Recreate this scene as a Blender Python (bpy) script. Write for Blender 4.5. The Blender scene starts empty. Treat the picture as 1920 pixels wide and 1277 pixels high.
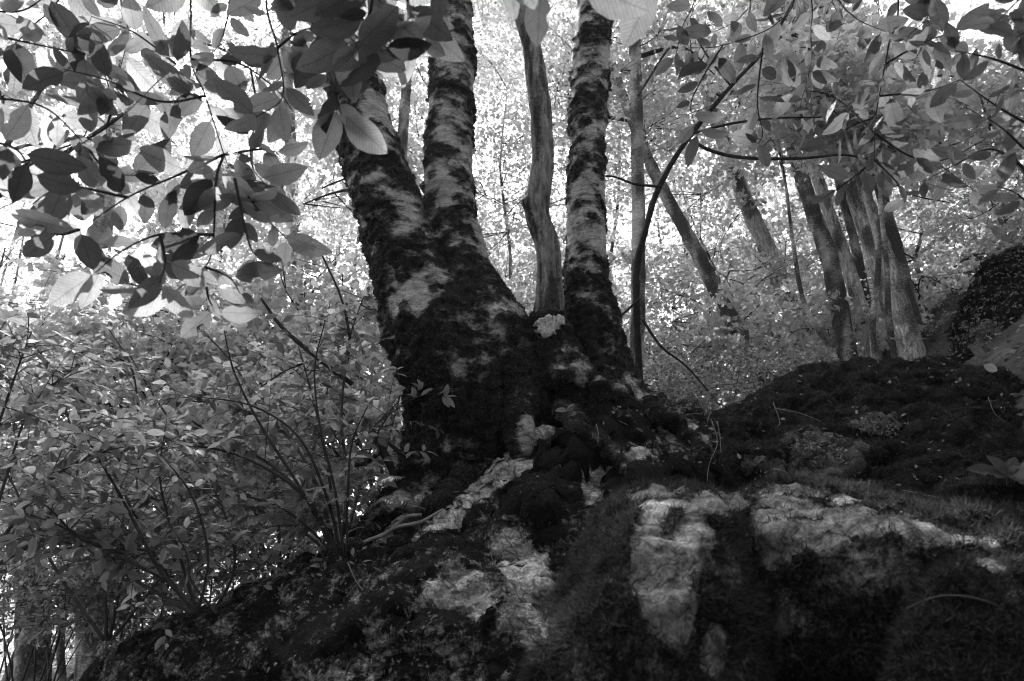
import bpy, bmesh, math, random
import numpy as np
from mathutils import Vector, Matrix

# ------------------------------------------------------------------ camera, sky, sun, exposure
scene = bpy.context.scene
COL = scene.collection
CAM = np.array([0.0, 0.0, 1.2]); PITCH = math.radians(20); FPX = 1280.0
cam_d = bpy.data.cameras.new('camera'); cam = bpy.data.objects.new('camera', cam_d); COL.objects.link(cam)
cam.location = CAM; cam.rotation_euler = (math.radians(90) + PITCH, 0, 0)
cam_d.sensor_width = 36; cam_d.lens = 36 * FPX / 1920; cam_d.clip_start = 0.05; cam_d.clip_end = 600
cam_d.dof.use_dof = True; cam_d.dof.focus_distance = 5.0; cam_d.dof.aperture_fstop = 4.0
scene.camera = cam

SUN_EL, SUN_AZ = math.radians(51), math.radians(-20)      # azimuth from +Y, positive to the right
sun_dir = Vector((math.sin(SUN_AZ) * math.cos(SUN_EL), math.cos(SUN_AZ) * math.cos(SUN_EL), math.sin(SUN_EL)))
world = bpy.data.worlds.new('World'); scene.world = world; world.use_nodes = True
wn = world.node_tree.nodes; wl = world.node_tree.links
sky = wn.new('ShaderNodeTexSky'); sky.sky_type = 'NISHITA'; sky.sun_disc = False
sky.sun_elevation = SUN_EL; sky.sun_rotation = SUN_AZ; sky.air_density = 1.0; sky.dust_density = 4.0; sky.ozone_density = 1.0
bw = wn.new('ShaderNodeRGBToBW')                              # the photograph is black and white
wl.new(sky.outputs[0], bw.inputs[0]); wl.new(bw.outputs[0], wn['Background'].inputs[0])
wn['Background'].inputs[1].default_value = 0.12
sl = bpy.data.lights.new('sun', 'SUN'); sl.energy = 5.0; sl.angle = math.radians(0.6); sl.color = (1, 1, 1)
sun = bpy.data.objects.new('sun', sl); COL.objects.link(sun)
sun.rotation_euler = sun_dir.to_track_quat('Z', 'Y').to_euler(); sun.location = (0, 0, 30)
scene.view_settings.view_transform = 'Standard'; scene.view_settings.look = 'None'
scene.view_settings.gamma = 1.0; scene.view_settings.exposure = 2.35
scene.cycles.max_bounces = 6; scene.cycles.diffuse_bounces = 4; scene.cycles.transmission_bounces = 5
scene.cycles.use_denoising = True; scene.cycles.filter_width = 1.15

HAZE = 0.0006
rng = np.random.default_rng(7)

# ------------------------------------------------------------------ pixel helpers
CP, SP = math.cos(PITCH), math.sin(PITCH)
def P(px, py, Y):
    u = (px - 960) / FPX; v = (638.5 - py) / FPX
    d = np.array([u, CP - v * SP, SP + v * CP])
    return CAM + d * (Y / d[1])
def PS(pts): return np.array([P(*p) for p in pts])
def project(V):
    R = V - CAM
    zc = R[:, 1] * CP + R[:, 2] * SP; yc = -R[:, 1] * SP + R[:, 2] * CP
    zc = np.maximum(zc, 1e-3)
    return 960 + FPX * R[:, 0] / zc, 638.5 - FPX * yc / zc, zc
def depth_of(p): return (p[1] - CAM[1]) * CP + (p[2] - CAM[2]) * SP

# ------------------------------------------------------------------ noise
_pr = np.random.default_rng(3); PERM = np.tile(_pr.permutation(256), 3)
_g = _pr.normal(size=(256, 3)); GRAD = _g / np.linalg.norm(_g, axis=1)[:, None]
def pnoise(Q):
    Q = np.asarray(Q, float); I = np.floor(Q).astype(int); Fr = Q - I; I &= 255
    U = Fr * Fr * Fr * (Fr * (Fr * 6 - 15) + 10); out = np.zeros(len(Q))
    for a in (0, 1):
        for b in (0, 1):
            for c in (0, 1):
                h = PERM[PERM[PERM[(I[:, 0] + a) & 255] + ((I[:, 1] + b) & 255)] + ((I[:, 2] + c) & 255)]
                w = (U[:, 0] if a else 1 - U[:, 0]) * (U[:, 1] if b else 1 - U[:, 1]) * (U[:, 2] if c else 1 - U[:, 2])
                out += w * ((Fr - np.array([a, b, c])) * GRAD[h]).sum(1)
    return out * 1.5
def fbm(Q, oct=4, gain=.5):
    Q = np.asarray(Q, float); s = 0; a = 1; f = 1
    for k in range(oct):
        s = s + a * pnoise(Q * f + 17.3 * k); a *= gain; f *= 2.03
    return s
def ridged(Q, oct=4):
    s = 0; a = 1; f = 1
    for k in range(oct):
        s = s + a * (1 - 2 * np.abs(pnoise(np.asarray(Q) * f + 9.1 * k))); a *= .5; f *= 2.1
    return s
def sstep(a, b, x): t = np.clip((x - a) / (b - a), 0, 1); return t * t * (3 - 2 * t)
def unit(a): return a / np.maximum(np.linalg.norm(a, axis=-1, keepdims=True), 1e-9)

# ------------------------------------------------------------------ mesh helpers
def mesh_np(name, V, F, smooth=True, attrs=None):
    """V (n,3); F: an int array (m,k) or a list of such arrays."""
    if isinstance(F, np.ndarray): F = [F]
    F = [np.asarray(f, np.int32) for f in F if len(f)]
    me = bpy.data.meshes.new(name); V = np.asarray(V, np.float32)
    me.vertices.add(len(V)); me.vertices.foreach_set('co', V.ravel())
    loops = np.concatenate([f.ravel() for f in F]); tot = np.concatenate([np.full(len(f), f.shape[1], np.int32) for f in F])
    st = np.concatenate([[0], np.cumsum(tot)[:-1]]).astype(np.int32)
    me.loops.add(len(loops)); me.loops.foreach_set('vertex_index', loops.astype(np.int32))
    me.polygons.add(len(tot)); me.polygons.foreach_set('loop_start', st)
    me.polygons.foreach_set('use_smooth', np.full(len(tot), smooth, bool))
    me.update(calc_edges=True)
    for k, v in (attrs or {}).items():
        a = me.attributes.new(k, 'FLOAT', 'POINT'); a.data.foreach_set('value', np.asarray(v, np.float32))
    return me
def obj(name, me, mat=None, parent=None, kind=None):
    o = bpy.data.objects.new(name, me); COL.objects.link(o)
    if mat is not None and me is not None and not me.materials: me.materials.append(mat)
    if parent is not None: o.parent = parent
    if kind: o['kind'] = kind
    return o
def thing(name, loc, label, cat, group=None):
    o = bpy.data.objects.new(name, None); COL.objects.link(o); o.empty_display_size = .1
    o.location = loc; o['label'] = label; o['category'] = cat
    if group: o['group'] = group
    return o
def put(name, V, F, mat, root, kind=None, attrs=None, smooth=True):
    """part in world coordinates under an unrotated root"""
    return obj(name, mesh_np(name, np.asarray(V) - np.array(root.location), F, smooth, attrs), mat, root, kind)
class Acc:
    def __init__(s): s.V = []; s.F = {}; s.n = 0; s.A = []
    def add(s, V, F, tone=None):
        for f in (F if isinstance(F, list) else [F]):
            s.F.setdefault(f.shape[1], []).append(f + s.n)
        s.V.append(V); s.n += len(V)
        s.A.append(np.full(len(V), .5) if tone is None else tone)
    def get(s): return np.concatenate(s.V), [np.concatenate(v) for v in s.F.values()]
    def tone(s): return np.concatenate(s.A)
def catmull(pts, n):
    pts = np.asarray(pts, float); k = len(pts)
    if k == 2: t = np.linspace(0, 1, n)[:, None]; return pts[0] * (1 - t) + pts[1] * t
    Q = np.vstack([2 * pts[0] - pts[1], pts, 2 * pts[-1] - pts[-2]]); out = []
    for s in np.linspace(0, k - 1 - 1e-6, n):
        i = int(s); t = s - i; a, b, c, d = Q[i:i + 4]
        out.append(.5 * (2 * b + (c - a) * t + (2 * a - 5 * b + 4 * c - d) * t * t + (3 * b - a - 3 * c + d) * t ** 3))
    return np.array(out)
def tube(pts, radii, sides=8, n=None, rough=0.0, rscale=4.0):
    pts = np.asarray(pts, float); radii = np.asarray(radii, float)
    if radii.ndim == 0: radii = np.full(len(pts), float(radii))
    if n is None: n = max(len(pts) * 4, 6)
    C = catmull(np.column_stack([pts, radii]), n); R = np.maximum(C[:, 3], 5e-4); C = C[:, :3]
    T = unit(np.gradient(C, axis=0)); N = np.zeros_like(C)
    a = np.array([1., 0, 0]) if abs(T[0, 0]) < .8 else np.array([0, 1., 0])
    N[0] = unit(a - T[0] * a.dot(T[0]))
    for i in range(1, n):
        v = N[i - 1] - T[i] * N[i - 1].dot(T[i]); N[i] = unit(v)
    B = np.cross(T, N); th = np.arange(sides) * 2 * math.pi / sides
    D = N[:, None] * np.cos(th)[None, :, None] + B[:, None] * np.sin(th)[None, :, None]
    V = (C[:, None] + D * R[:, None, None]).reshape(-1, 3)
    if rough:
        rr = np.repeat(R, sides); V = V + D.reshape(-1, 3) * (rr * rough * fbm(V * rscale, 4))[:, None]
    i = np.arange(n - 1)[:, None] * sides; j = np.arange(sides)[None]; j2 = (j + 1) % sides
    F = np.stack([i + j, i + j2, i + sides + j2, i + sides + j], -1).reshape(-1, 4)
    m = len(V); V = np.vstack([V, C[0] - T[0] * R[0] * .4, C[-1] + T[-1] * R[-1] * .6])
    jj = np.arange(sides); k2 = (jj + 1) % sides; e = (n - 1) * sides
    caps = np.vstack([np.stack([np.full(sides, m), k2, jj], -1), np.stack([np.full(sides, m + 1), e + jj, e + k2], -1)])
    return V, [F, caps]
def hull_mesh(list_of_pts, tubes=(), voxel=.04, smooth=6):
    """voxel union of convex hulls and closed tubes, evaluated to plain arrays"""
    bm = bmesh.new()
    for pts in list_of_pts:
        vs = [bm.verts.new(tuple(p)) for p in pts]
        r = bmesh.ops.convex_hull(bm, input=vs)
        junk = list({v for v in r['geom_interior'] + r['geom_unused'] if isinstance(v, bmesh.types.BMVert)})
        if junk: bmesh.ops.delete(bm, geom=junk, context='VERTS')
    for V, F in tubes:
        vs = [bm.verts.new(tuple(p)) for p in V]
        for f in F:
            for q in f:
                try: bm.faces.new([vs[i] for i in q])
                except ValueError: pass
    bmesh.ops.recalc_face_normals(bm, faces=bm.faces[:])
    me = bpy.data.meshes.new('union'); bm.to_mesh(me); bm.free()
    o = bpy.data.objects.new('union', me); COL.objects.link(o)
    md = o.modifiers.new('r', 'REMESH'); md.mode = 'VOXEL'; md.voxel_size = voxel; md.adaptivity = 0
    bpy.context.view_layer.update()
    ev = o.evaluated_get(bpy.context.evaluated_depsgraph_get()); m2 = ev.to_mesh()
    V = np.empty(len(m2.vertices) * 3); m2.vertices.foreach_get('co', V); V = V.reshape(-1, 3)
    F = np.empty(len(m2.loops), np.int32); m2.loops.foreach_get('vertex_index', F); F = F.reshape(-1, 4)
    ev.to_mesh_clear(); bpy.data.objects.remove(o); bpy.data.meshes.remove(me)
    E = np.unique(np.sort(np.vstack([F[:, [0, 1]], F[:, [1, 2]], F[:, [2, 3]], F[:, [3, 0]]]), 1), axis=0)
    deg = np.bincount(E.ravel(), minlength=len(V))[:, None]
    for _ in range(smooth):
        S = np.zeros_like(V)
        for k in range(3):
            S[:, k] = np.bincount(E[:, 0], V[E[:, 1], k], len(V)) + np.bincount(E[:, 1], V[E[:, 0], k], len(V))
        V = V * .4 + .6 * S / np.maximum(deg, 1)
    return V, F
def vnormals(V, F):
    n = np.cross(V[F[:, 2]] - V[F[:, 0]], V[F[:, 3 if F.shape[1] == 4 else 2]] - V[F[:, 1]])
    N = np.zeros_like(V)
    for c in range(F.shape[1]):
        for k in range(3): N[:, k] += np.bincount(F[:, c], n[:, k], len(V))
    return unit(N)
def scatter(V, F, weight, n, r):
    """n random surface points, chance by area x weight (weight per vertex)"""
    a, b, c, d = (V[F[:, i]] for i in range(4))
    ar = np.linalg.norm(np.cross(c - a, d - b), axis=1) * .5 * weight[F].mean(1)
    idx = r.choice(len(F), n, p=ar / ar.sum()); u = r.random((n, 1)); v = r.random((n, 1))
    p = a[idx] * (1 - u) * (1 - v) + b[idx] * u * (1 - v) + c[idx] * u * v + d[idx] * (1 - u) * v
    nn = unit(np.cross(c[idx] - a[idx], d[idx] - b[idx]))
    return p, nn, idx
def blades(p, nrm, length, width, r, droop=0.0, spread=.9):
    """little moss shoots, one tapering triangle each"""
    n = len(p); d = unit(nrm + spread * r.normal(size=(n, 3)) + np.array([0, 0, .35 - 1.6 * droop]))
    L = length * r.uniform(.4, 1.4, (n, 1)); s = unit(np.cross(d, r.normal(size=(n, 3)))) * width * r.uniform(.6, 1.3, (n, 1))
    base = p - nrm * .004
    V = np.stack([base - s * .5, base + s * .5, base + d * L], 1).reshape(-1, 3)
    k = np.arange(n)[:, None] * 3
    return V, np.hstack([k, k + 1, k + 2]), np.repeat(r.random(n), 3)

# ------------------------------------------------------------------ materials (grey: a black-and-white photograph)
def mat(name):
    m = bpy.data.materials.new(name); m.use_nodes = True
    nt = m.node_tree; nt.nodes.clear(); out = nt.nodes.new('ShaderNodeOutputMaterial'); return m, nt, out
def N(nt, t, **kw):
    n = nt.nodes.new('ShaderNode' + t)
    for k, v in kw.items():
        if k in n.inputs: n.inputs[k].default_value = v
        else: setattr(n, k, v)
    return n
def math_(nt, op, a, b=None, clamp=False):
    n = nt.nodes.new('ShaderNodeMath'); n.operation = op; n.use_clamp = clamp
    for i, x in enumerate((a, b)):
        if x is None: continue
        if isinstance(x, (int, float)): n.inputs[i].default_value = x
        else: nt.links.new(x, n.inputs[i])
    return n.outputs[0]
def maprange(nt, x, a, b, c, d):
    n = nt.nodes.new('ShaderNodeMapRange'); nt.links.new(x, n.inputs[0])
    for i, v in zip((1, 2, 3, 4), (a, b, c, d)): n.inputs[i].default_value = v
    return n.outputs[0]
def mixv(nt, f, a, b):
    n = nt.nodes.new('ShaderNodeMix'); n.data_type = 'FLOAT'
    for i, x in zip((0, 2, 3), (f, a, b)):
        if isinstance(x, (int, float)): n.inputs[i].default_value = x
        else: nt.links.new(x, n.inputs[i])
    return n.outputs[0]
def noise(nt, vec, scale, detail=4, rough=.55, dist=0):
    n = N(nt, 'TexNoise', Scale=scale, Detail=detail, Roughness=rough, Distortion=dist)
    if vec is not None: nt.links.new(vec, n.inputs['Vector'])
    return n.outputs['Fac']
def coords(nt, which='Object', scale=None):
    c = nt.nodes.new('ShaderNodeTexCoord').outputs[which]
    if scale:
        m = N(nt, 'Mapping'); m.inputs['Scale'].default_value = scale; nt.links.new(c, m.inputs[0]); c = m.outputs[0]
    return c
def attr(nt, name): n = nt.nodes.new('ShaderNodeAttribute'); n.attribute_name = name; return n.outputs['Fac']
def principled(nt, out, color, rough=.8, spec=.3, bump=None, bstr=.5, bdist=.02):
    b = N(nt, 'BsdfPrincipled'); b.inputs['Specular IOR Level'].default_value = spec
    if isinstance(rough, float): b.inputs['Roughness'].default_value = rough
    else: nt.links.new(rough, b.inputs['Roughness'])
    nt.links.new(color, b.inputs['Base Color'])
    if bump is not None:
        bp = N(nt, 'Bump'); bp.inputs['Strength'].default_value = bstr; bp.inputs['Distance'].default_value = bdist
        nt.links.new(bump, bp.inputs['Height']); nt.links.new(bp.outputs[0], b.inputs['Normal'])
    nt.links.new(b.outputs[0], out.inputs[0]); return b

def leaf_mat(name, refl, trans, tone_attr=True, veins=False, obj_random=False, var=.35, gloss=.35):
    m, nt, out = mat(name)
    if tone_attr: t = attr(nt, 'tone')
    elif obj_random: t = nt.nodes.new('ShaderNodeObjectInfo').outputs['Random']
    else: t = noise(nt, coords(nt), 3)
    k = maprange(nt, t, 0, 1, 1 - var, 1 + var)
    bump = None
    if veins:
        sx = nt.nodes.new('ShaderNodeSeparateXYZ'); nt.links.new(coords(nt), sx.inputs[0])
        ax = math_(nt, 'ABSOLUTE', sx.outputs[0])
        ph = math_(nt, 'SUBTRACT', sx.outputs[1], math_(nt, 'MULTIPLY', ax, .85))
        fr = math_(nt, 'FRACT', math_(nt, 'MULTIPLY', ph, 13.0))
        d = math_(nt, 'ABSOLUTE', math_(nt, 'SUBTRACT', fr, .5))             # 0.5 at a vein
        vein = maprange(nt, d, .36, .5, 0, 1)
        mid = maprange(nt, ax, .006, .016, 1, 0)
        ve = math_(nt, 'MAXIMUM', vein, mid)
        k = math_(nt, 'MULTIPLY', k, maprange(nt, ve, 0, 1, 1.08, .68))
        blot = noise(nt, coords(nt), 9, 5, .6)
        k = math_(nt, 'MULTIPLY', k, maprange(nt, blot, .35, .65, .88, 1.1))
        bump = math_(nt, 'MULTIPLY', d, 1.0)
    def grey(v):
        c = nt.nodes.new('ShaderNodeCombineColor'); x = math_(nt, 'MULTIPLY', k, v)
        for i in range(3): nt.links.new(x, c.inputs[i])
        return c.outputs[0]
    b = N(nt, 'BsdfPrincipled', Roughness=.45); b.inputs['Specular IOR Level'].default_value = gloss
    nt.links.new(grey(refl * 2), b.inputs['Base Color'])
    tr = N(nt, 'BsdfTranslucent'); nt.links.new(grey(trans * 2), tr.inputs[0])
    if bump is not None:
        bp = N(nt, 'Bump'); bp.inputs['Strength'].default_value = .25; bp.inputs['Distance'].default_value = .01
        nt.links.new(bump, bp.inputs['Height']); nt.links.new(bp.outputs[0], b.inputs['Normal'])
    mx = N(nt, 'MixShader'); mx.inputs[0].default_value = .5
    nt.links.new(b.outputs[0], mx.inputs[1]); nt.links.new(tr.outputs[0], mx.inputs[2]); nt.links.new(mx.outputs[0], out.inputs[0])
    return m
M = {}
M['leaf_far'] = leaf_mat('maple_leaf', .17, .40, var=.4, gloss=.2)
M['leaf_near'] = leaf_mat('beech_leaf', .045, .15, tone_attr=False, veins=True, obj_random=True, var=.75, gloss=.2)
M['leaf_canopy'] = leaf_mat('darkened_canopy_leaf', .05, .11, var=.4, gloss=.2)  # leaves darkened so the unseen crowns give less fill light
M['leaf_right'] = leaf_mat('shaded_hornbeam_leaf', .04, .085, tone_attr=False, veins=True, obj_random=True, var=.4, gloss=.2)  # darker than the beech leaf; canopy shade put into its colour
M['leaf_shrub'] = leaf_mat('shrub_leaf', .06, .2, tone_attr=False, veins=True, obj_random=True, var=.6)
M['leaf_shrub_mass'] = leaf_mat('shrub_leaf_mass', .07, .21, var=.65)
M['fern'] = leaf_mat('fern_leaf', .09, .16, var=.3)
M['litter'] = leaf_mat('fallen_leaf', .14, .04, var=.6)

def moss_rock_mat(name, rock_lo, rock_hi, moss_c, grain=(1, 1, 1), rot=(0, 28, 0), k=1.0):
    m, nt, out = mat(name)
    co = coords(nt, 'Object'); cg = coords(nt, 'Object', grain)
    big = noise(nt, cg, 3.2 * k, 6, .62, .4); fine = noise(nt, cg, 22 * k, 8, .7)
    spk = noise(nt, co, 70 * k, 4, .7)
    rk = math_(nt, 'MULTIPLY', maprange(nt, big, .3, .7, rock_lo, rock_hi), maprange(nt, fine, .32, .68, .4, 1.6))
    rk = math_(nt, 'MULTIPLY', rk, maprange(nt, spk, .34, .66, .55, 1.45))
    mp = N(nt, 'Mapping'); mp.inputs['Rotation'].default_value = tuple(math.radians(a) for a in rot); mp.vector_type = 'TEXTURE'; mp.inputs['Scale'].default_value = (1, .9, .7); nt.links.new(co, mp.inputs[0])
    lay = noise(nt, mp.outputs[0], 6 * k, 10, .78, 1.2 / k)
    rk = math_(nt, 'MULTIPLY', rk, maprange(nt, lay, .38, .58, .22, 1.3)); cn = noise(nt, mp.outputs[0], 3.5 * k, 5, .55, .4); cl = maprange(nt, math_(nt, 'ABSOLUTE', math_(nt, 'SUBTRACT', cn, .5)), 0, .02, .25, 1); rk = math_(nt, 'MULTIPLY', rk, cl); crack = math_(nt, 'MULTIPLY', lay, math_(nt, 'ADD', math_(nt, 'MULTIPLY', cl, .8), .2))
    mf = noise(nt, co, 45, 6, .7)
    ms = math_(nt, 'MULTIPLY', maprange(nt, mf, .3, .7, .4, 1.7), moss_c)
    a = attr(nt, 'moss'); brk = noise(nt, co, 20 * k, 9, .8)
    f = math_(nt, 'ADD', a, math_(nt, 'MULTIPLY', math_(nt, 'SUBTRACT', brk, .5), 2.4))
    f = maprange(nt, f, .34, .66, 0, 1)
    colr = mixv(nt, f, rk, ms)
    h = mixv(nt, f, math_(nt, 'ADD', math_(nt, 'MULTIPLY', fine, .6), math_(nt, 'MULTIPLY', crack, .5)), math_(nt, 'MULTIPLY', mf, 1.6))
    rough = mixv(nt, f, .62, .95)
    principled(nt, out, colr, rough, .25, h, 1.0, .04)
    return m
M['rock'] = moss_rock_mat('mossy_rock', .30, .60, .008, (1.0, 1.0, 2.2))
M['rock_fore'] = moss_rock_mat('mossy_rock_fore', .18, .46, .007, (1.4, 1.4, .8), rot=(0, -35, 0), k=2.4)
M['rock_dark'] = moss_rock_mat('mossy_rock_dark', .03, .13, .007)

def blade_mat(name, c):
    m, nt, out = mat(name); t = attr(nt, 'tone')
    k = maprange(nt, t, 0, 1, c * .35, c * 1.9)
    b = N(nt, 'BsdfPrincipled', Roughness=.9); b.inputs['Specular IOR Level'].default_value = .15
    nt.links.new(k, b.inputs['Base Color'])
    tr = N(nt, 'BsdfTranslucent'); nt.links.new(k, tr.inputs[0])
    mx = N(nt, 'MixShader'); mx.inputs[0].default_value = .35
    nt.links.new(b.outputs[0], mx.inputs[1]); nt.links.new(tr.outputs[0], mx.inputs[2]); nt.links.new(mx.outputs[0], out.inputs[0])
    return m
M['moss'] = blade_mat('moss_shoots', .045)
M['moss_bark'] = blade_mat('bark_moss_shoots', .08)
M['moss_dark'] = blade_mat('dark_moss_shoots', .025)

def bark_mat(name, lo, hi, moss_c, streak=False):
    m, nt, out = mat(name)
    co = coords(nt, 'Object'); cs = coords(nt, 'Object', (1, 1, .22) if streak else (.6, .6, 2.2))
    n1 = noise(nt, cs, 9 if not streak else 26, 6, .65, .3); n2 = noise(nt, cs, 42, 5, .7); sp = noise(nt, co, 120, 3, .6)
    bk = math_(nt, 'MULTIPLY', maprange(nt, n1, .3, .7, lo, hi), maprange(nt, n2, .3, .7, .5, 1.5))
    bk = math_(nt, 'MULTIPLY', bk, maprange(nt, sp, .3, .7, .6, 1.4))
    mf = noise(nt, co, 60, 6, .72)
    ms = math_(nt, 'MULTIPLY', maprange(nt, mf, .35, .68, .2, 2.6), moss_c)
    a = attr(nt, 'moss'); br = noise(nt, coords(nt, 'Object', (1, 1, 1.7)), 26, 10, .85)
    f = math_(nt, 'ADD', a, math_(nt, 'MULTIPLY', math_(nt, 'SUBTRACT', br, .5), 2.6))
    f = maprange(nt, f, .28, .72, 0, 1)
    colr = mixv(nt, f, bk, ms)
    h = mixv(nt, f, math_(nt, 'ADD', math_(nt, 'MULTIPLY', n1, .8), math_(nt, 'MULTIPLY', n2, .5)), math_(nt, 'ADD', math_(nt, 'MULTIPLY', mf, 1.3), .4))
    principled(nt, out, colr, .8, .25, h, 1.0, .03)
    return m
M['bark'] = bark_mat('mottled_bark', .17, .56, .012)
M['deadwood'] = bark_mat('weathered_wood', .07, .30, .03, True)
M['bark_bg'] = bark_mat('background_bark', .25, .55, .06)
M['bark_strip'] = bark_mat('stripping_bark', .16, .75, .08, True)
M['bark_dark'] = bark_mat('dark_bark', .02, .06, .015)
def plain(name, lo, hi, sc=20, rough=.8):
    m, nt, out = mat(name); n = noise(nt, coords(nt), sc, 6, .65)
    principled(nt, out, maprange(nt, n, .3, .7, lo, hi), rough, .3, n, .5, .01); return m
M['twig'] = plain('dark_twig', .012, .04); M['root'] = plain('pale_root', .14, .34, 30); M['pale_wood'] = plain('splintered_wood', .25, .65, 40)
M['stem'] = plain('shrub_stem', .03, .10)
def ground_mat():
    m, nt, out = mat('forest_floor'); co = coords(nt)
    a = noise(nt, co, 1.3, 6, .6); b = noise(nt, co, 18, 7, .7)
    c = math_(nt, 'MULTIPLY', maprange(nt, a, .3, .7, .04, .12), maprange(nt, b, .3, .7, .5, 1.6))
    principled(nt, out, c, .95, .1, b, 1.0, .05); return m
M['ground'] = ground_mat()

# ------------------------------------------------------------------ ground
def terrain(x, y):
    x = np.asarray(x, float); y = np.asarray(y, float)
    z = np.where(x < 0, 7 * np.tanh(.22 * x / 7), 0) + np.where(x > 0, 22 * np.tanh(.25 * x / 22), 0)
    z = z + 12 * np.tanh(np.maximum(x - 2, 0) * .5 / 12) * sstep(-6, 3, y) + 9 * np.tanh(np.maximum(y, -20) * .11 / 9) + 7.5 * sstep(-1.8, -10, y)      # unseen bank added behind the viewpoint to block light from the front
    q = np.column_stack([np.ravel(x), np.ravel(y), np.zeros(np.size(x))])
    return z + (.25 * fbm(q * .35, 3) + .06 * fbm(q * 2.1, 3)).reshape(z.shape)
def tz(x, y): return float(terrain(np.array([x]), np.array([y]))[0])
s = np.linspace(-1, 1, 241); gx = 18 * s + 182 * s ** 5; gy = gx + 6
X, Yg = np.meshgrid(gx, gy); Z = terrain(X, Yg); n = len(s)
i = np.arange(n - 1)[:, None] * n + np.arange(n - 1)[None]
obj('ground', mesh_np('ground', np.column_stack([X.ravel(), Yg.ravel(), Z.ravel()]), np.stack([i, i + 1, i + n + 1, i + n], -1).reshape(-1, 4)), M['ground'], kind='structure')

# ------------------------------------------------------------------ leaf templates
def leaf_template(kind, r=None):
    """unit-length leaf along +Y, facing +Z"""
    if kind == 'maple':                      # five pointed lobes
        a = np.radians([-90, -35, -12, 20, 42, 68, 90, 112, 138, 160, 192, 215])
        rad = np.array([.12, .34, .26, .50, .30, .38, .62, .38, .30, .50, .26, .34])
        V = [(0, .38, .03)] + [(rr * math.cos(t), .38 + rr * math.sin(t), -.10 * rr) for t, rr in zip(a, rad)]
        F = [(0, 1 + k, 1 + (k + 1) % 12) for k in range(12)]
        return np.array(V), np.array(F)
    if kind == 'tri':                        # three-lobed, for far crowns
        V = [(0, 0, 0), (.5, .42, -.06), (.2, .56, .02), (0, 1, -.12), (-.2, .56, .02), (-.5, .42, -.06)]
        return np.array(V), np.array([(0, 1, 2), (0, 2, 4), (2, 3, 4), (0, 4, 5)])
    if kind == 'oval':
        V = [(0, 0, 0), (.2, .25, .05), (.24, .5, .04), (.12, .8, -.02), (0, 1, -.1), (-.12, .8, -.02), (-.24, .5, .04), (-.2, .25, .05), (0, .5, 0)]
        return np.array(V), np.array([(8, k, (k + 1) % 8) for k in range(8)])
def near_leaf(name, width, fold, droop, bite, r, rows=11, mat_=None, wave=.02):
    V = []; t = np.linspace(0, 1, rows)
    w = width * .5 * np.sin(math.pi * t ** .9) ** .62 * (1 - .28 * t ** 4)
    w[0] = .012; w[-1] = .003
    for k in range(rows):
        ser = 1 + (.02 if k % 2 else -.015); ww = w[k] * ser
        z = -droop * t[k] ** 2 + wave * math.sin(9 * t[k] + 3 * r.random())
        bl = 1 - (bite if 4 <= k <= 5 else 0)
        bend = .03 * math.sin(3 * t[k])
        for a, f in ((-1, bl), (-.5, 1), (0, 1), (.5, 1), (1, 1)):
            V.append((bend + a * ww * min(f, 1), t[k], z + fold * abs(a) * ww * (1.0 if abs(a) < .9 else .75)))
    F = []
    for k in range(rows - 1):
        for c in range(4): F.append((k * 5 + c, k * 5 + c + 1, k * 5 + c + 6, k * 5 + c + 5))
    # stalk
    b = len(V); V += [(-.008, -.13, .0), (.008, -.13, 0), (.012, .02, -.002), (-.012, .02, -.002)]; F.append((b, b + 1, b + 2, b + 3))
    me = mesh_np(name, np.array(V), np.array(F)); me.materials.append(mat_); return me
lr = random.Random(5)
BEECH = [near_leaf('beech_leaf', .52 + .07 * lr.uniform(-1, 1), lr.uniform(.03, .25), lr.uniform(.02, .28), b, lr, mat_=M['leaf_near'], wave=lr.uniform(.005, .03)) for b in (0, 0, 0, 0, .5, 0, .3, 0, .7, 0)]
HORN = [near_leaf('shaded_hornbeam_leaf', .48 + .05 * lr.uniform(-1, 1), lr.uniform(.05, .35), lr.uniform(.02, .25), b, lr, mat_=M['leaf_right']) for b in (0, 0, 0, .3, 0)]
SHRUB = [near_leaf('shrub_leaf', .46 + .06 * lr.uniform(-1, 1), lr.uniform(.1, .4), lr.uniform(.05, .3), 0, lr, rows=7, mat_=M['leaf_shrub']) for b in range(6)]

def frames(along, nrm):
    a = unit(along); z = nrm - a * (nrm * a).sum(-1, keepdims=True); z = unit(z); x = np.cross(a, z)
    return np.stack([x, a, z], -1)
def leaves(pos, along, nrm, size, tmpl, r):
    V0, F0 = tmpl; n = len(pos); R = frames(along, nrm)
    V = np.einsum('nij,kj->nki', R, V0) * np.asarray(size).reshape(-1, 1, 1) + pos[:, None]
    F = F0[None] + (np.arange(n) * len(V0))[:, None, None]
    return V.reshape(-1, 3), F.reshape(-1, F0.shape[1]), np.repeat(r.random(n), len(V0))
T_MAPLE, T_TRI, T_OVAL = leaf_template('maple'), leaf_template('tri'), leaf_template('oval')
def sprays(centres, R, per, size, tmpl, r, tilt=.35, leaft=.6):
    n = len(centres); c = np.repeat(centres, per, 0); m = n * per
    sn = np.repeat(unit(np.array([0, 0, 1]) + tilt * r.normal(size=(n, 3))), per, 0)
    th = r.uniform(0, 2 * math.pi, m); rad = np.sqrt(r.random(m)) * np.repeat(R * r.uniform(.6, 1.3, n), per)
    ux = unit(np.cross(sn, [0, 1, .01])); uy = np.cross(sn, ux)
    out = ux * np.cos(th)[:, None] + uy * np.sin(th)[:, None]
    p = c + out * rad[:, None] + sn * (r.normal(size=(m, 1)) * .10 * R) - np.array([0, 0, 1]) * (.25 * rad ** 2 / R)[:, None]
    return p, out + .8 * r.normal(size=(m, 3)) + np.array([0, 0, -.3]), sn + leaft * r.normal(size=(m, 3)), size * r.uniform(.6, 1.3, m)

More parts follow.
